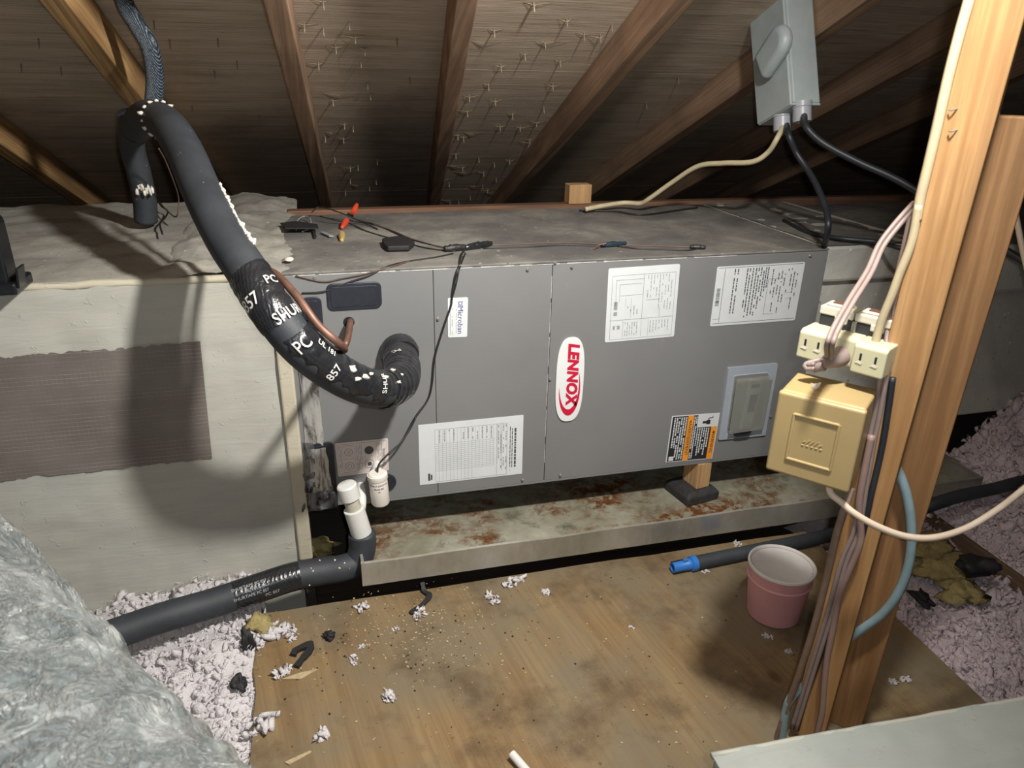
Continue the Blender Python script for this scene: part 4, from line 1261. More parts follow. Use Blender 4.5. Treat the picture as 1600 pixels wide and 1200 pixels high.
# round-ended pull hood pressed out of the cover
hc = PX(1228, 66, gx0 - .006)
m = MB()
n = 12; prof = []
e_ = (DWN * .8 + NRM * -.32).normalized()
e2_ = NRM - e_ * NRM.dot(e_); e2_.normalize()
r_h, L_h = .038, .085
pts = [hc + e_ * 0 + (e_ * (-math.sin(a)) + e2_ * math.cos(a)) * r_h for a in [math.pi * k / 10 for k in range(11)]] + [hc + e_ * L_h - e2_ * r_h, hc + e_ * L_h + e2_ * r_h]
m.prism(pts, (-.034, 0, 0)); m.build('pressed_hood', M_GREYBOX, GB, bevel=.016, smooth=40, seg=4)
m = MB(); m.obox(c0 + Vector((-.002, 0, 0)) - NRM * .006, (Wx + .002, 0, 0), DWN * Lr, NRM * .006); m.build('bottom_flange', M_GREYBOX, GB, bevel=.002)
conn = []
for px, py in ((1222, 172), (1253, 157)):
    q = PX(px, py, gx0 + (.02 if px < 1240 else .03))
    m = MB(); m.lathe([(.0235, 0), (.0235, .012), (.0215, .014), (.0215, .046), (.017, .047), (.017, .02)], q - NRM * .004, -NRM + Vector((0, 0, -.35)), 22)
    m.build('conduit_connector', M_CONNECT, GB, smooth=35); conn.append(q - NRM * .045)
wire([conn[0] + Vector((0, 0, .01)), D(1215, 215, 1.80), D(1200, 238, 1.83), D(1175, 253, 1.86), D(1130, 255, 1.92), D(1090, 260, 1.98), D(1050, 285, 2.06), D(1015, 310, 2.12), D(1000, 318, 2.15), PZ(975, 317, .565), PZ(940, 322, .56), PZ(915, 327, .556)], .0068, M_ROMEX, 'cream_cable', 'old cream cable curving from the grey box down to the unit top', 'cable', 10)
wire([conn[0] + Vector((.004, -.004, .01)), D(1232, 210, 1.77), D(1245, 240, 1.78), D(1262, 265, 1.77), D(1276, 290, 1.74), D(1290, 325, 1.70), D(1294, 355, 1.67), T(1288, 384, .004)], .0075, M_CABLEBLK, 'black_cable', 'black cable dropping from the grey box to the right corner of the unit', 'cable', 10)
wire([conn[1] + Vector((0, 0, .01)), D(1258, 195, 1.70), D(1275, 215, 1.69), D(1300, 232, 1.68), D(1345, 255, 1.66), D(1390, 275, 1.64), D(1428, 296, 1.62), D(1500, 345, 1.58), D(1560, 385, 1.55), D(1640, 430, 1.5), D(1800, 520, 1.5), D(2000, 640, 1.6)], .0080, M_CABLEBLK, 'black_cable', 'black cable from the grey box sloping right behind the posts', 'cable', 10)
wire([T(1225, 345, .004), T(1260, 362, .006), PZ(1310, 372, .556), PZ(1370, 378, .556), PZ(1400, 386, .556), PZ(1425, 392, .55)], .0055, M_CABLEBLK, 'black_cable', 'dim black cable lying on the dusty duct right of the unit', 'cable', 8)
wire([T(905, 329, .002), T(960, 330, .003), T(985, 334, .003), T(1010, 335, .003), T(1060, 328, .003), T(1090, 324, .003)], .0022, M_WIREBLK, 'thin_wire', 'thin black wire lying along the back of the unit top')

# ------------------------------------------------------------------ post cables
def alongpost(pts, r, mat, name, lab, off=.008, cat='cable'):
    return wire([onpost(a, b, off) for a, b in pts], r, mat, name, lab, cat, 8)
alongpost([(1522, -40), (1514, 0), (1500, 50), (1482, 120), (1464, 200), (1450, 260), (1438, 310), (1432, 345)], .0062, M_ROMEXW, 'cream_cable', 'bright cream cable running down the left edge of the bright post', .004)
alongpost([(1436, 320), (1424, 380), (1405, 430), (1394, 460), (1378, 500), (1366, 540)], .0055, M_ROMEXW, 'cream_cable', 'lower length of cream cable going behind the receptacle', .005)
def flat_cord(pts, r, mat, lab, side, n=8):
    """two-conductor lamp cord: two tubes side by side"""
    pts = spline(pts, n)
    t = thing('lamp_cord', lab, 'cord', tuple(pts[-1]))
    fr = frames(pts)
    for s in (-1, 1):
        m = MB(); q = []
        for p, tt, a, b in fr:
            v = (CAM - p).normalized(); sd = tt.cross(v).normalized()
            q.append(p + sd * (r * .95 * s))
        m.tube(q, r, 10); m.build('conductor', mat, t, smooth=0)
    return t

# ------------------------------------------------------------------ tan box, three-way tap, receptacles
zt = .523
TL = PZ(1219, 609.5, zt); TR = PZ(1352.5, 641, zt)
Wb = (TR - TL).length
Hb = (TL.z - PX(1199.5, 732.5, TL.x).z)
Db = .082
TB = thing('tan_box', 'tan painted metal box with a raised square, hung by the bright post', 'box', tuple(TL + ew * Wb / 2 + ed * Db / 2 - ez * Hb))
m = MB(); m.obox(TL - ez * Hb + ed * .006, ew * Wb, ed * Db, ez * Hb); m.build('box_body', M_TANBOX, TB, bevel=.004, seg=3)
m = MB(); m.obox(TL - ez * (Hb + .003) - ew * .002, ew * (Wb + .004), ed * .012, ez * (Hb + .0015)); m.build('front_cover', M_TANBOX, TB, bevel=.004, seg=3)
fo = TL - ez * Hb
def fp(u, v, n=0.0): return fo + ew * (Wb * u) + ez * (Hb * (1 - v)) - ed * n
m = MB(); 
fr_ = [(.22, .24), (.76, .24), (.76, .80), (.22, .80)]
for a, b in zip(fr_, fr_[1:] + fr_[:1]): m.tube([fp(a[0], a[1], .0002), fp(b[0], b[1], .0002)], .0022, 8)
m.build('pressed_square', M_TANBOX, TB, smooth=40)
m = MB()
for k in range(5):
    m.tube([fp(.38 + k * .05, .55, .0002), fp(.41 + k * .05, .55 - (.045 if k in (1, 2, 3) else .02), .0002)], .0008, 6)
    m.tube([fp(.37 + k * .055, .585, .0002), fp(.40 + k * .055, .585, .0002)], .0008, 6)
m.build('embossed_mark', M_TANBOX, TB, smooth=40)
m = MB(); c = TL + ew * .035 + ed * .035; m.lathe([(.0, -.002), (.0035, .0), (.0045, .005), (.003, .010), (.0008, .016)], c, (.1, -.5, .6), 10)
tag(m.build('white_drip', M_LUMP, smooth=40), 'tiny white drip of mastic on top of the tan box', 'drip')
# tap
zt2 = .590
A = PZ(1250, 515, zt2); B = PZ(1387.5, 550, zt2); Wt = (B - A).length; Ht = .040; Dt = .046
ewt = (B - A).normalized(); edt = Vector((-ewt.y, ewt.x, 0))
TP = thing('outlet_tap', 'cream three-outlet tap block above the tan box', 'outlet', tuple(A + ewt * Wt / 2 + edt * Dt / 2 - ez * Ht))
m = MB()
prof = [(0, -Ht), (Dt, -Ht), (Dt, .002), (.007, .002), (0, -.002)]
def tapseg(u0, u1, dep, hz, name):
    m = MB()
    pts = [A + ewt * (Wt * u0) + edt * (d + dep) + ez * min(z, hz) for d, z in prof]
    m.prism(pts, ewt * (Wt * (u1 - u0))); return m.build(name, M_CREAM, TP, bevel=.0025, seg=3)
tapseg(0, .36, 0, 1, 'tap_block'); tapseg(.36, .64, .014, 1, 'tap_middle'); tapseg(.64, 1, 0, 1, 'tap_block')
def slot(u, v, n0):
    c = A + ewt * (Wt * u) - ez * (Ht * v) - edt * n0
    m = MB(); m.obox(c, ewt * .0028, ez * -.0095, edt * .002); m.build('slot', M_HOLE, TP)
    m = MB()
    m.add([c + ez * -.0100, c + ewt * .006 + ez * -.0112 - edt * .0002, c - ewt * .005 + ez * -.0135 - edt * .0004, c + ewt * .004 + ez * -.0150 - edt * .0004], [(0, 1, 3, 2)])
    m.build('slot_bevel', M_IVORY, TP)
for u in (.08, .235, .72, .885): slot(u, .28, .0006)
# plug and its cord
cP = A + ewt * (Wt * .5) - ez * (Ht * .62) + edt * .012
PLG = thing('cord_plug', 'greyish pink lamp plug pushed into the middle of the cream tap', 'plug', tuple(cP))
m = MB(); m.lathe([(.013, 0), (.0145, .004), (.0135, .014), (.010, .024), (.0075, .03), (.0065, .036)], cP + edt * .002, -edt + ez * -.25 - ewt * .35, 14); m.build('plug_body', M_CORD, PLG, smooth=40)
m = MB(); m.lathe([(.007, 0), (.0075, .002), (.006, .010), (.0065, .016)], cP - edt * .026 - ez * .012 - ewt * .012, -ez * .6 - ewt, 10); m.build('strain_relief', M_CORD, PLG, smooth=40)
pe = cP - edt * .034 - ez * .014 - ewt * .022
flat_cord([pe, pe - ewt * .010 - ez * .002, D(1293, 560, (pe - CAM).dot(FX) - .004), D(1296, 540, .93), D(1305, 515, .93), D(1330, 470, .95), D(1358, 425, .975), D(1376, 385, .99), D(1398, 355, .99), D(1422, 328, .985), D(1432, 318, .98)], .0033, M_CORD, 'pinkish lamp cord looping from the plug up to the bright post', 1, 8)
flat_cord([D(1430, 322, .985), D(1418, 380, .985), D(1404, 440, .99), D(1394, 480, .995), D(1391, 520, 1.0), onpost(1386, 560, .010), onpost(1379, 600, .010), onpost(1370, 650, .010), onpost(1360, 700, .010), onpost(1350, 760, .010), onpost(1338, 830, .010), onpost(1318, 880, .012), onpost(1296, 960, .012), onpost(1268, 1050, .012), onpost(1240, 1140, .012)], .0035, M_CORD, 'pinkish lamp cord hanging straight down the left side of the bright post', 1, 8)
# receptacles behind the tap
zc = zt2 + .020
Q0 = PZ(1290, 492, zc)
for k, (u, lab) in enumerate(((-.022, 'left ivory receptacle back with copper screws, behind the cream tap'), (.028, 'right ivory receptacle back with copper screws, behind the cream tap'))):
    o0 = A + ewt * (.030 + u) + edt * .040 - ez * .012
    RC = thing('receptacle', lab, 'receptacle', tuple(o0))
    m = MB(); m.obox(o0, ewt * .046, edt * .03, ez * .030); m.build('dark_body', M_BLACK, RC, bevel=.002)
    m = MB(); m.obox(o0 + ez * .030 - edt * .002 - ewt * .001, ewt * .048, edt * .034, ez * .012); m.obox(o0 + ez * .042 + edt * .004 + ewt * .004, ewt * .034, edt * .02, ez * .004); m.obox(o0 + ez * .022 - edt * .004 + ewt * .022, ewt * .018, edt * .006, ez * .010); m.build('ivory_yoke', M_IVORY, RC, bevel=.0018)
    m = MB(); m.obox(o0 + ez * .0465 + edt * .008 + ewt * .012, ewt * .014, edt * .003, ez * .0015); m.obox(o0 + ez * .0465 + edt * .014 + ewt * .012, ewt * .014, edt * .003, ez * .0015); m.build('copper_contact', M_COPPER, RC)
    m = MB(); m.obox(o0 + ewt * .047 - edt * .003 + ez * .004, ewt * .006, edt * .01, ez * .026); m.build('steel_strap', M_SCREW, RC, bevel=.001)

# cords below the box
wire([onpost(1330, 762, .03), onpost(1318, 800, .05), onpost(1306, 840, .05), onpost(1290, 910, .045), onpost(1272, 980, .04), onpost(1250, 1050, .035), onpost(1232, 1100, .03), onpost(1212, 1160, .03), onpost(1200, 1200, .03)], .0055, M_CORDBR, 'brown_cable', 'brown cable dropping from the tan box to the floor left of the bright post', 'cable')
wire([onpost(1362, 680, .014), onpost(1350, 740, .016), onpost(1342, 790, .016), onpost(1345, 830, .012), onpost(1342, 855, .012), onpost(1328, 890, .012), onpost(1312, 930, .012), onpost(1302, 980, .012), onpost(1292, 1030, .012), onpost(1287, 1080, .012), onpost(1284, 1115, .012), onpost(1276, 1150, .012)], .0052, plain('mauve_cord', (.27, .18, .155), .5), 'mauve_cord', 'mauve cord winding down the front of the bright post', 'cord')
wire([TL + ew * Wb * .75 + ed * .03 - ez * (Hb - .004), onpost(1297, 768, .06), onpost(1315, 785, .06), onpost(1335, 802, .06), onpost(1370, 822, .05), onpost(1415, 838, .03), onpost(1460, 840), offpost(1510, 825, .05), offpost(1560, 795, .1), offpost(1600, 764, .15), offpost(1680, 700, .2), offpost(1800, 640, .25), offpost(1950, 620, .3)], .0050, M_CORDW, 'white_cable', 'off-white cord swinging from the tan box out to the right margin', 'cord')
wire([offpost(1372, 690, .050), offpost(1390, 712, .050), offpost(1405, 740, .050), offpost(1418, 780, .050), offpost(1424, 830, .050), offpost(1420, 880, .050), offpost(1404, 925, .050), offpost(1378, 960, .050), offpost(1340, 988, .050), offpost(1300, 1020, .050), offpost(1270, 1060, .050), onpost(1240, 1085, .02), onpost(1228, 1110, .028), onpost(1222, 1150, .028), onpost(1215, 1190, .028)], .0072, M_BLUEGREY, 'blue_grey_cable', 'blue grey cable bowing round behind the posts to the floor', 'cable')
wire([D(1560, -80, 1.35), D(1556, 40, 1.4), D(1555, 150, 1.45), D(1562, 200, 1.45), D(1574, 250, 1.45), D(1582, 300, 1.45), D(1590, 350, 1.45), D(1600, 400, 1.45), D(1615, 460, 1.45), D(1640, 560, 1.5), D(1690, 660, 1.6)], .0055, M_CORDW, 'white_cable', 'off-white cord hanging at the upper right margin', 'cord')
wire([onpost(1395, 590, .004), onpost(1388, 640, .004), onpost(1378, 700, .004), onpost(1362, 770, .006), onpost(1346, 840, .006), onpost(1322, 900, .006), onpost(1298, 980, .006), onpost(1262, 1080, .006), onpost(1245, 1140, .006)], .0045, M_CABLEBLK, 'black_cable', 'black cable in the gap between the tan box and the bright post', 'cable')
# staples on the post
for px, py in ((1487, 172), (1487, 205)):
    q = onpost(px, py, .0); m = MB(); m.tube(spline([q + Vector((-.004, 0, 0)), q + Vector((-.004, -.004, 0)), q + Vector((.004, -.004, .002)), q + Vector((.004, 0, .002))], 3), .0009, 6)
    tag(m.build('cable_staple', M_SCREW), 'small shiny staple high on the bright post, %s' % ('upper of two' if py < 190 else 'lower of two'), 'staple')
# ------------------------------------------------------------------ bucket
bcx = PZ(1214, 968, FZ); 
rimL, rimR = PZ(1172, 880, 0), PZ(1277, 880, 0)
zr_ = -.022
bl_, br2 = PZ(1173, 876, zr_), PZ(1277, 884, zr_)
rc_ = (bl_ + br2) / 2; Rr = (br2 - bl_).length / 2
base = Vector((rc_.x - .004, rc_.y + .0, FZ))
BK = thing('bucket', 'small pink plastic bucket half full of white residue on the plywood', 'bucket', tuple(base))
Hk = zr_ - FZ
Rb = Rr * .80
def bp(h): return Rb + (Rr - Rb) * h / Hk
prof = [(Rb * .9, 0), (Rb, .003), (bp(Hk * .72), Hk * .72), (bp(Hk * .74) + .0022, Hk * .735), (bp(Hk * .74) + .0022, Hk * .755), (bp(Hk * .77), Hk * .77), (Rr - .002, Hk - .006), (Rr - .002, Hk - .003), (Rr - .006, Hk - .003), (bp(Hk * .5) - .006, Hk * .5), (Rb - .006, .006)]
m = MB(); m.lathe(prof, base, (0, 0, 1), 48); m.build('bucket_body', M_BUCKET, BK, smooth=40)
m = MB(); m.lathe([(Rr - .0062, Hk - .02), (Rr - .0058, Hk - .002), (Rr - .003, Hk + .001), (Rr + .0005, Hk), (Rr + .001, Hk - .004), (Rr - .001, Hk - .0055), (Rr - .003, Hk - .004), (Rr - .0052, Hk - .006)], base, (0, 0, 1), 48); m.build('white_rim', M_BUCKETIN, BK, smooth=50)
m = MB(); m.lathe([(bp(Hk * .8) - .0068, Hk * .55), (Rr - .0064, Hk - .004), (Rr - .0066, Hk - .004), (bp(Hk * .8) - .0078, Hk * .55)], base, (0, 0, 1), 48)
m = MB(); m.lathe([(bp(Hk * .70) - .0064, Hk * .62), (bp(Hk * .70) - .0060, Hk * .70), (bp(Hk * .70) - .010, Hk * .68), (.001, Hk * .68)], base, (0, 0, 1), 48); m.build('white_residue', M_PAINT, BK, smooth=50)
m = MB(); m.lathe([(bp(Hk * .66) - .0058, Hk * .64), (Rr - .0056, Hk - .004), (Rr - .0062, Hk - .004), (bp(Hk * .66) - .0066, Hk * .64)], base, (0, 0, 1), 48); m.build('white_lining', M_BUCKETIN, BK, smooth=50)
for k in range(7):
    a = rnd.uniform(0, 6.28); rr = Rr - .006 - rnd.uniform(0, .002)
    q = base + Vector((math.cos(a) * rr, math.sin(a) * rr, Hk - rnd.uniform(.002, .02))); lump(BK, q, rnd.uniform(.002, .004), 200 + k, sub=1, mat=M_LUMP, name='dried_drip', sq=(1, 1, .6))

# black foam tube with blue fitting, lying on the platform
a, b = PZ(1085, 880, FZ + .017), PZ(1290, 838, FZ + .017)
FT = thing('foam_tube', 'black foam tube with a blue plastic end lying behind the bucket', 'tube', tuple(a))
m = MB(); m.tube(spline([a, a.lerp(b, .5), b, b + (b - a) * .35 + Vector((0, .01, 0))], 8), .0165, 18); m.build('foam_sleeve', M_FOAM, FT, smooth=35)
dv = (a - b).normalized()
m = MB(); m.lathe([(.015, -.004), (.0178, -.003), (.0178, .010), (.0135, .012), (.0135, .020), (.0125, .022), (.0122, .058), (.0085, .058), (.0085, .03)], a, dv, 20); fit = m.build('blue_fitting', M_BLUE, FT, smooth=35)
m = MB(); sd = dv.cross(Vector((0, 0, 1))).normalized(); m.obox(a + dv * .026 + Vector((0, 0, .0112)) - sd * -.004, dv * .034, sd * .0025, (0, 0, .0022)); m.build('slit', M_HOLE, fit)
m = MB(); m.obox(a + dv * .02 + Vector((0, 0, .012)) + sd * .002, dv * .012, sd * -.006, (0, 0, .005)); m.build('lug', M_BLUE, fit, bevel=.001)
# larger black hose at the far right
wire([PY(1330, 846, -.12), PY(1370, 826, -.10), PY(1440, 795, -.20), PY(1500, 775, -.20), PY(1560, 762, -.18), PY(1640, 740, -.15), PY(1800, 700, -.1)], .0165, M_FOAM, 'black_hose', 'thick black hose leaving right past the end of the pan', 'hose')

# ------------------------------------------------------------------ foreground: mastic-coated duct, foil flex duct, stick
e1, e2 = PZ(1040, 1188, .2), PZ(1600, 1088, .2)
yE = (e1.y + e2.y) / 2; dyx = (e2.y - e1.y) / (e2.x - e1.x)
FD = thing('mastic_duct', 'pale mastic-coated duct edge across the lower right corner', 'duct', (.6, yE - .2, -.1495))
vx = Vector((1, dyx, 0)).normalized(); vy = Vector((-vx.y, vx.x, 0))
o0 = Vector((-.10, yE + dyx * (-.10 - (e1.x + e2.x) / 2), -.1495)) - vy * .30
m = MB(); m.obox(o0, vx * 1.5, vy * .296, (0, 0, .347)); m.build('duct_body', M_FGDUCT, FD, bevel=.006)
lumpy_sheet('mastic_top', lambda u, v: o0 + vx * (1.5 * u) + vy * (.300 * v) + Vector((0, 0, .349)), 110, 30, M_FGDUCT, FD, .0025, 26, 12, (0, 0, 1))
m = MB(); m.tube([o0 + vx * (1.5 * k / 70) + vy * .298 + Vector((0, 0, .346 + .0015 * noise.noise(Vector((k * .9, 3, 0))))) for k in range(71)], .004, 8, jit=.1, seed=9); m.build('mastic_bead', make_mastic('mastic_bead', (.36, .36, .31), (.30, .30, .26)), FD, smooth=0)

E1, E2 = D(0, 800, .98), D(393, 1200, .70)
ad = (E2 - E1).normalized(); mid = (E1 + E2) / 2
vw = (mid - CAM).normalized()
sh = ad.cross(vw).normalized()
if sh.dot(UX) > 0: sh = -sh
RF = .165
c1 = E1 + sh * RF - ad * .6; c2 = E2 + sh * RF + ad * .35
n = 150; seg = 110
m = MB(); vs = []
fr = frames([c1.lerp(c2, k / n) for k in range(n + 1)])
for i, (p, t, a_, b_) in enumerate(fr):
    s = (c2 - c1).length * i / n
    for k in range(seg):
        th = 2 * math.pi * k / seg
        dirv = a_ * math.cos(th) + b_ * math.sin(th)
        q = p + dirv * RF
        n1 = noise.ridged_multi_fractal(q * 7.0, 1.0, 2.1, 4, 1.0, 2.0)
        n2 = noise.fractal(q * 18.0, 1.0, 2.0, 3)
        rr = RF - .008 + .006 * n1 * .6 + .007 * n2 + .003 * math.sin(s / .05 * 2 * math.pi + 2 * n2)
        vs.append(p + dirv * rr)
fs = [(i * seg + k, i * seg + (k + 1) % seg, i * seg + seg + (k + 1) % seg, i * seg + seg + k) for i in range(n) for k in range(seg)]
m.add(vs, fs)
tag(m.build('foil_flex_duct', M_FLEX, smooth=14), 'crinkled silver foil flexible duct filling the lower left corner', 'duct')

a, b = PZ(801, 1180, FZ + .03), PZ(845, 1232, FZ + .006)
m = MB(); m.tube([PZ(800, 1178, FZ + .012), PZ(850, 1236, FZ + .007)], .0072, 14); tag(m.build('white_stick', M_PVC, smooth=40), 'short white plastic stick at the bottom margin of the plywood', 'stick')

# ------------------------------------------------------------------ loose insulation
def np_mesh(name, V, F, mat, origin):
    me = bpy.data.meshes.new(name)
    V = V - np.array(origin)
    me.vertices.add(len(V)); me.vertices.foreach_set('co', V.astype(np.float32).ravel())
    me.loops.add(F.size); me.loops.foreach_set('vertex_index', F.astype(np.int32).ravel())
    me.polygons.add(len(F)); me.polygons.foreach_set('loop_start', np.arange(0, F.size, 3, dtype=np.int32))
    me.polygons.foreach_set('loop_total', np.full(len(F), 3, dtype=np.int32))
    me.polygons.foreach_set('use_smooth', np.ones(len(F), dtype=bool))
    me.update(); me.validate()
    me.materials.append(mat)
    o = bpy.data.objects.new(name, me); C.objects.link(o); o.location = origin; o['wo'] = tuple(origin)
    return o
def lump_protos(n=12, amp=1.2, sub=1):
    out = []
    for s in range(n):
        bm = bmesh.new(); bmesh.ops.create_icosphere(bm, subdivisions=sub, radius=1.0)
        V = []
        for v in bm.verts:
            n_ = noise.fractal(Vector(v.co) * 1.9 + Vector((s * 9.7, s * 4.3, 2)), .5, 2.2, 5)
            V.append(Vector(v.co) * max(.25, 1 + amp * n_))
        F = [[v.index for v in f.verts] for f in bm.faces]
        bm.free(); out.append((np.array(V), np.array(F)))
    return out
PROTO = lump_protos()
def hfield(x, y):
    """surface of the blown-in insulation"""
    h = -.235 + .03 * noise.noise(Vector((x * 4, y * 4, 0))) + .02 * noise.noise(Vector((x * 11, y * 11, 5)))
    if x > 0:
        h += .19 * max(0, min(1, (x - .98) / .5)) * max(0, min(1, (y + .62) / .55)) + .035
        h += .14 * max(0, min(1, (x - 1.25) / .3)) * max(0, min(1, (y + .30) / .3))
    else:
        h += .055 * max(0, min(1, 1 - abs(x + .74) / .35)) + .03
    return h
def blanket(name, x0, x1, y0, y1, step, mat, clumps, rmin, rmax, seed, lab, keep=lambda x, y: True):
    R = random.Random(seed); Vs = []; Fs = []; n0 = 0
    nx, ny = int((x1 - x0) / step), int((y1 - y0) / step)
    g = np.array([[x0 + i * step, y0 + j * step, hfield(x0 + i * step, y0 + j * step)] for j in range(ny + 1) for i in range(nx + 1)])
    f = []
    for j in range(ny):
        for i in range(nx):
            a = j * (nx + 1) + i
            f += [(a, a + 1, a + nx + 2), (a, a + nx + 2, a + nx + 1)]
    Vs.append(g); Fs.append(np.array(f)); n0 = len(g)
    for k in range(clumps):
        x, y = R.uniform(x0, x1), R.uniform(y0, y1)
        if not keep(x, y): continue
        r = R.uniform(rmin, rmax) * (1 if R.random() < .8 else 1.7)
        V, F = PROTO[R.randrange(len(PROTO))]
        M = np.array(Euler((R.uniform(0, 6), R.uniform(0, 6), R.uniform(0, 6))).to_matrix())
        q = (V * r * np.array([R.uniform(.8, 2.0), R.uniform(.6, 1.2), R.uniform(.4, .8)])) @ M.T + np.array([x, y, hfield(x, y) + r * R.uniform(-.1, .5)])
        Vs.append(q); Fs.append(F + n0); n0 += len(q)
    nf = clumps * 2                                   # loose glass fibres
    for k in range(nf):
        x, y = R.uniform(x0, x1), R.uniform(y0, y1)
        if not keep(x, y): continue
        z = hfield(x, y) + R.uniform(.002, .014); a = R.uniform(0, 6.28); l = R.uniform(.006, .018)
        d = np.array([math.cos(a) * l, math.sin(a) * l, R.uniform(-.3, .7) * l]); e = np.array([-math.sin(a), math.cos(a), R.uniform(-1, 1)]) * .0005
        p0 = np.array([x, y, z]); q = np.array([p0, p0 + d * .5 + e + np.array([0, 0, .002]), p0 + d, p0 + d * .5 - e + np.array([0, 0, .002])])
        Vs.append(q); Fs.append(np.array([[0, 1, 3], [1, 2, 3]]) + n0); n0 += 4
    o = np_mesh(name, np.concatenate(Vs), np.concatenate(Fs), mat, (x0, y0, -.3))
    o['kind'] = 'stuff'
    return tag(o, lab, 'insulation')
blanket('loose_insulation', -1.75, -.664, -1.25, -.004, .02, M_TUFT, 7500, .003, .0075, 31, 'white and pink blown-in insulation between the foil duct and the plywood', lambda x, y: x > -1.25 and y > -1.0)
blanket('loose_insulation', .662, 2.5, -.93, .028, .025, M_PINK, 14000, .0035, .009, 32, 'fluffy pink blown-in insulation right of the plywood and under the hose', lambda x, y: x < 2.0 and not (x < 1.22 and y > -.13))
# yellow fibreglass exposed in places
def chunk(c, r, sq, seed, lab, mat=M_YELLOWFG, name='fibreglass_chunk', cat='insulation chunk', sub=3, group=None):
    m = lump(None, c, r, seed, sq=sq, sub=sub)
    return tag(m.build(name, mat, smooth=0), lab, cat, group)
q = PZ(405, 977, -.135); chunk(q, .024, (1.1, .8, .8), 401, 'yellow fibreglass chunk at the far left corner of the plywood')
q = PY(497, 857, .05); chunk(q, .03, (1.3, .6, .8), 402, 'yellow fibreglass wad in the dark gap left of the pan')
for k, (px, py, z, r, lab) in enumerate(((1470, 885, -.18, .045, 'yellow fibreglass batt in the pink insulation below the white cord'), (1500, 925, -.19, .038, 'lower yellow fibreglass batt in the pink insulation at right'), (1445, 850, -.16, .04, 'yellow fibreglass batt beside the bow of the blue grey cable'))):
    chunk(PZ(px, py, z + .02), r, (1.5, 1.1, .5), 410 + k, lab)
for k, (px, py, z, r, sq, lab) in enumerate(((1528, 884, -.12, .034, (1.3, .8, .7), 'large black foam scrap in the insulation at the right'), (1441, 934, -.165, .017, (.9, 1.5, .6), 'narrow black scrap in the pink insulation near the plywood corner'))):
    chunk(PZ(px, py, z), r, sq, 420 + k, lab, M_SCRAP, 'foam_scrap', 'foam scrap')

# ------------------------------------------------------------------ tufts, scraps and chips on the plywood
TUFTS = [(432, 985, .022, 'largest white tuft beside the yellow chunk'), (405, 1002, .014, 'white tuft at the plywood corner below the yellow chunk'), (455, 990, .014, 'white tuft between the yellow chunk and the black oval scrap'),
         (437, 1052, .013, 'white tuft right of the black pebble-like scrap'), (450, 1045, .009, 'small white tuft beside the black loop scrap'), (407, 1132, .020, 'long white tuft on the lower left edge of the plywood'),
         (503, 1148, .013, 'flat white tuft low on the left of the plywood'), (606, 1088, .012, 'upright white tuft in the middle left of the plywood'), (553, 1030, .008, 'small pinkish tuft below the black oval scrap'),
         (565, 1010, .006, 'tiny white tuft right of the black oval scrap'), (770, 936, .013, 'white tuft below the pan, left of the two'), (803, 909, .015, 'white tuft close to the pan lip, right of the two'),
         (853, 925, .009, 'thin white curl of tuft right of the two pan tufts'), (618, 983, .006, 'round white tuft left of the twisted black strip'), (655, 960, .012, 'white tuft under the twisted black strip'),
         (565, 948, .014, 'white tuft at the corner of the drain pipe and platform'), (986, 980, .005, 'powdery white dab in the middle of the plywood'), (1200, 995, .007, 'white crumb in front of the bucket'), (1232, 1018, .007, 'second white crumb nearer the camera than the bucket'),
         (1152, 850, .009, 'white tuft above the black foam tube'), (1102, 893, .006, 'tiny white crumb under the blue fitting'), (1395, 1065, .007, 'white crumb right of the posts on the plywood'), (1415, 1062, .008, 'second white crumb right of the posts')]
for k, (px, py, r, lab) in enumerate(TUFTS):
    c = PZ(px, py, FZ + r * .25)
    R = random.Random(500 + k); m = MB(); el = 1.0 + .4 * ((k * 37) % 3); an = R.uniform(0, 3.14)
    for j in range(26):                               # a wad of small fluffs
        a = R.uniform(0, 6.28); q = R.random() ** .6; s = r * R.uniform(.16, .42)
        u, v = math.cos(a) * q * r * el, math.sin(a) * q * r
        V, F = PROTO[R.randrange(len(PROTO))]; E = Euler((R.uniform(0, 6), R.uniform(0, 6), R.uniform(0, 6))).to_matrix()
        p0 = Vector((c.x + u * math.cos(an) - v * math.sin(an), c.y + u * math.sin(an) + v * math.cos(an), FZ + s * .6 + (1 - q) * r * .35))
        sq = (R.uniform(.8, 2.0), R.uniform(.6, 1.2), R.uniform(.4, .8))
        m.add([p0 + E @ Vector((x[0] * s * sq[0], x[1] * s * sq[1], x[2] * s * sq[2])) for x in V], [tuple(f) for f in F])
    o = tag(m.build('insulation_tuft', M_TUFT, smooth=0), lab, 'insulation tuft', 'insulation tufts on the plywood')
for px, py, r, sq, lab in ((515, 993, .0105, (1.1, .9, .8), 'black oval foam scrap on the plywood'), (372, 1068, .0135, (.95, 1.1, 1.1), 'black pebble-like foam scrap on the white insulation'), (386, 1005, .016, (.7, 1.0, 1.9), 'black scrap standing at the plywood corner by the yellow chunk')):
    chunk(PZ(px, py, FZ + r * .6), r, sq, int(px), lab, M_SCRAP, 'foam_scrap', 'foam scrap')
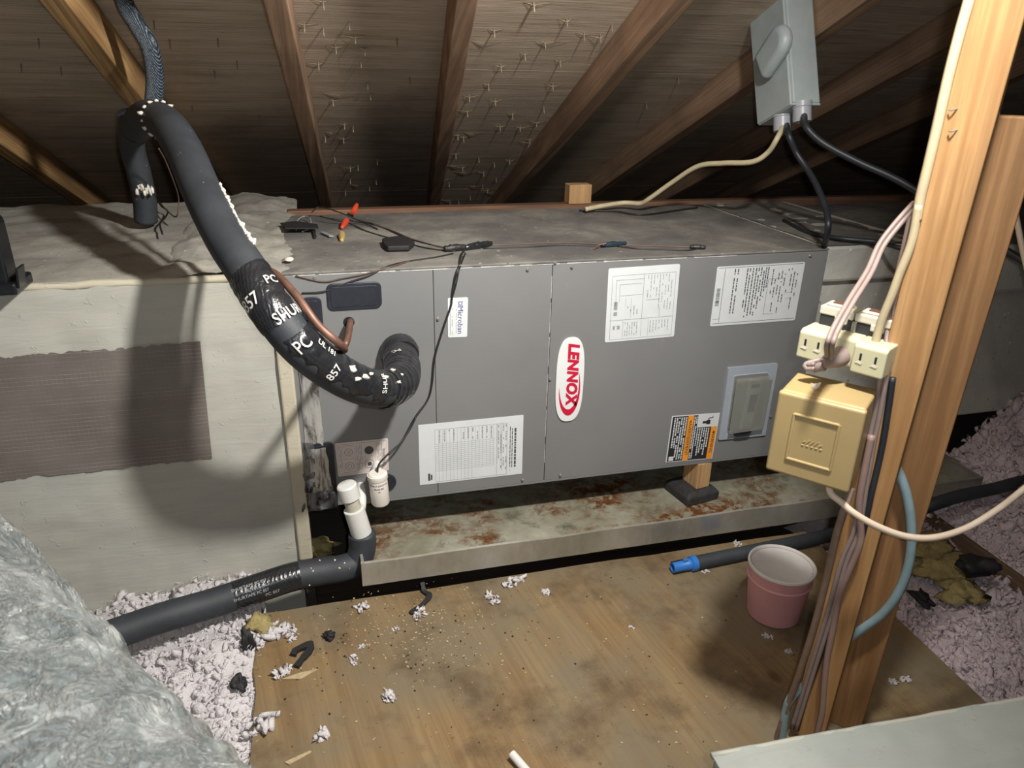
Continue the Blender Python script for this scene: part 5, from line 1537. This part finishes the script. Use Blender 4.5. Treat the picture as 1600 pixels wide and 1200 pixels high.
def strip(pts, w_, th, lab, name='rubber_strip'):
    p = spline(pts, 6); fr = frames(p); m = MB(); vs = []
    for i, (q, t, a_, b_) in enumerate(fr):
        sd = t.cross(Vector((0, 0, 1))).normalized(); ww = w_ * (.8 + .3 * noise.noise(Vector((i * .5, w_ * 100, 0))))
        vs += [q - sd * ww, q + sd * ww, q + sd * ww + Vector((0, 0, th)), q - sd * ww + Vector((0, 0, th))]
    nn = len(p); fs = [(i * 4 + k, i * 4 + (k + 1) % 4, i * 4 + 4 + (k + 1) % 4, i * 4 + 4 + k) for i in range(nn - 1) for k in range(4)] + [(3, 2, 1, 0), tuple(nn * 4 - 4 + k for k in range(4))]
    m.add(vs, fs); return tag(m.build(name, M_SCRAP, bevel=.001), lab, 'scrap')
strip([PZ(458, 1026, FZ + .001), PZ(463, 1018, FZ + .003), PZ(478, 1011, FZ + .004), PZ(486, 1008, FZ + .004), PZ(484, 1018, FZ + .003), PZ(474, 1030, FZ + .002), PZ(463, 1044, FZ + .001)], .0075, .007, 'bent loop of black rubber strip on the plywood')
strip([PY(660, 912, -.152), PZ(663, 925, FZ + .004), PZ(671, 932, FZ + .004), PZ(660, 946, FZ + .002), PZ(641, 960, FZ + .001)], .0065, .005, 'twisted black rubber strip hanging from the pan onto the plywood')
# wood chips and crumbs: swept debris, too many to count
R_ = random.Random(77); m = MB()
for k in range(520):
    if R_.random() < .75:
        px, py = R_.gauss(640, 85), R_.gauss(985, 38)
        if py < 925 - (px - 560) * .16: continue
    else:
        px, py = R_.uniform(420, 1150), R_.uniform(930, 1180)
    c = PZ(px, py, FZ + .0003); a = R_.uniform(0, 6.28); l = R_.uniform(.0008, .0045); w_ = l * R_.uniform(.3, .9)
    u = Vector((math.cos(a), math.sin(a), 0)) * l; v = Vector((-math.sin(a), math.cos(a), 0)) * w_
    m.obox(c - u / 2 - v / 2, u, v, (0, 0, R_.uniform(.0006, .0018)))
o = m.build('wood_crumbs', M_DEBRIS); o['kind'] = 'stuff'; tag(o, 'scattered pale wood chips and crumbs on the plywood', 'debris')
m = MB()
for k in range(150):
    px, py = (R_.gauss(610, 120), R_.gauss(985, 55)) if k < 110 else (R_.uniform(400, 1180), R_.uniform(900, 1180))
    if py < 930 - (px - 560) * .16: continue
    c = PZ(px, py, FZ + .0003); a = R_.uniform(0, 6.28); l = R_.uniform(.0012, .004); w_ = l * R_.uniform(.4, .9)
    u = Vector((math.cos(a), math.sin(a), 0)) * l; v = Vector((-math.sin(a), math.cos(a), 0)) * w_
    m.obox(c - u / 2 - v / 2, u, v, (0, 0, R_.uniform(.0006, .0018)))
o = m.build('dark_crumbs', M_SCRAP); o['kind'] = 'stuff'; tag(o, 'scattered tiny black crumbs on the plywood', 'debris')
q = PZ(480, 1060, FZ + .001); a, b = PZ(440, 1062, FZ + .0005), PZ(498, 1046, FZ + .0005)
m = MB(); m.prism([a, PZ(470, 1062, FZ + .0005), b, PZ(470, 1052, FZ + .0005)], (0, 0, .0022)); tag(m.build('wood_splinter', M_DEBRIS), 'pale wood splinter on the plywood below the black loop', 'splinter')
m = MB(); m.prism([PZ(445, 1192, FZ + .0005), PZ(452, 1196, FZ + .0005), PZ(488, 1176, FZ + .0005), PZ(484, 1174, FZ + .0005)], (0, 0, .0022)); tag(m.build('wood_splinter', M_DEBRIS), 'pale wood splinter at the lower left of the plywood', 'splinter')
m = MB(); m.prism([PZ(1440, 1106, FZ + .0005), PZ(1480, 1080, FZ + .0005), PZ(1482, 1086, FZ + .0005)], (0, 0, .0018))

# ------------------------------------------------------------------ shingle nails and splinters in the roof deck
NZ2 = [(350, 0, 90), (250, 120, 35), (515, 180, 90), (415, 235, 70), (565, 245, 60), (325, 325, 80), (580, 425, 20), (595, 485, 75), (400, 515, 55), (460, 640, 45), (455, 715, 50), (360, 710, 20), (410, 820, 25), (490, 865, 40), (530, 860, 30), (490, 930, 30), (630, 830, 25), (590, 970, 15), (465, 995, 25), (545, 310, 20), (485, 110, 15), (350, 140, 15), (625, 935, 25),
       (1445, 10, 110), (1240, 150, 60), (1505, 210, 90), (1400, 275, 45), (1275, 335, 95), (1210, 435, 40), (1545, 435, 55), (1110, 495, 50), (1245, 515, 70), (1100, 575, 45), (1335, 590, 85), (1270, 650, 45), (1375, 655, 40), (1460, 630, 55), (1425, 725, 40), (1050, 700, 60), (1080, 710, 75), (1040, 800, 45), (1075, 865, 45), (1240, 845, 25), (1320, 830, 35), (1185, 895, 35), (1005, 950, 30), (970, 930, 50), (1205, 985, 35), (1180, 960, 20), (1250, 925, 30), (1055, 1045, 25), (1115, 1020, 30), (1010, 1050, 20), (505, 655, 15), (1160, 820, 20), (1440, 925, 20)]
NZ3 = [(115, 15, 100), (285, 95, 45), (375, 170, 95), (460, 180, 60), (250, 310, 40), (165, 555, 20), (85, 735, 35), (520, 125, 15)]
NPX = [(400 + a * .3, b * .3, l * .3) for a, b, l in NZ2] + [(800 + a * .3, b * .3, l * .3) for a, b, l in NZ3]
NPX += [(240, 32, 8), (340, 60, 10), (335, 110, 6), (300, 165, 7), (370, 95, 6), (265, 62, 6), (405, 180, 6), (620, 60, 6), (640, 120, 6), (668, 200, 6), (95, 105, 7), (60, 60, 6), (33, 100, 8), (1010, 160, 8), (1060, 120, 8), (1040, 210, 6)]
R_ = random.Random(99)
vsN, fsN = MB(), None
nailm = MB(); nailm.lathe([(.0016, 0), (.0015, .016), (.0003, .023)], (0, 0, 0), -NRM, 6)
nail_me = None
for k, (px, py, l) in enumerate(NPX):
    c = PR(px, py, SH)
    if nail_me is None:
        mm = MB(); mm.v = [v + c for v in nailm.v]; mm.f = nailm.f
        o = mm.build('shingle_nail', M_NAIL, ceiling); nail_me = o; n_c = c.copy()
    else:
        o = nail_me.copy(); C.objects.link(o); o.parent = ceiling
        o.location = c - n_c
        sc = max(.45, min(1.5, l / 18.0)); 
    # torn veneer: one long thin sliver lifted off the plywood on each side of the nail
    m = MB(); L1 = R_.uniform(.014, .05); L2 = R_.uniform(.008, .028); lift = R_.uniform(.003, .009)
    if l > 10:
        X = Vector((1, 0, 0)); s = R_.choice((-1, 1)); hgt = R_.uniform(.003, .006)
        for sg, LL in ((s, L1), (-s, L2)):
            t_ = R_.uniform(-.06, .06)
            a = c + DWN * .001; dirx = X * sg + DWN * t_
            m.add([a + dirx * LL - NRM * .0004, a - NRM * lift + dirx * .002, a - NRM * lift + DWN * hgt + dirx * .001, a + DWN * hgt - NRM * .0002 + dirx * (LL * .9), a - NRM * (lift - .0006)], [(0, 1, 2, 3), (1, 0, 4)])
        m.build('veneer_splinter', M_SPLINT, ceiling)
# a row of long torn slivers
for px, py, w_ in ((535, 146, 60), (450, 70, 45), (760, 64, 50), (860, 65, 55), (600, 100, 0), (740, 207, 30), (520, 206, 22), (560, 288, 30), (715, 258, 40), (730, 268, 50), (520, 325, 60), (745, 290, 30), (705, 312, 40), (600, 250, 24), (770, 300, 26)):
    if not w_: continue
    c = PR(px, py, SH); L = w_ / 1156 * (c - CAM).dot(FX); m = MB()
    m.add([c - Vector((L / 2, 0, 0)) - NRM * .0005, c - Vector((L * .1, 0, 0)) - NRM * .006, c + Vector((L / 2, 0, 0)) - NRM * .0012, c + Vector((L / 2, 0, 0)) + DWN * .0025 - NRM * .0004, c + DWN * .004 - NRM * .004, c - Vector((L / 2, 0, 0)) + DWN * .001 - NRM * .0003], [(0, 1, 4, 5), (1, 2, 3, 4)])
    m.build('veneer_splinter', M_SPLINT, ceiling)
# a pale chip on the broad rafter
for k, o in enumerate(list(bpy.data.objects)):
    if 'wo' in o: del o['wo']
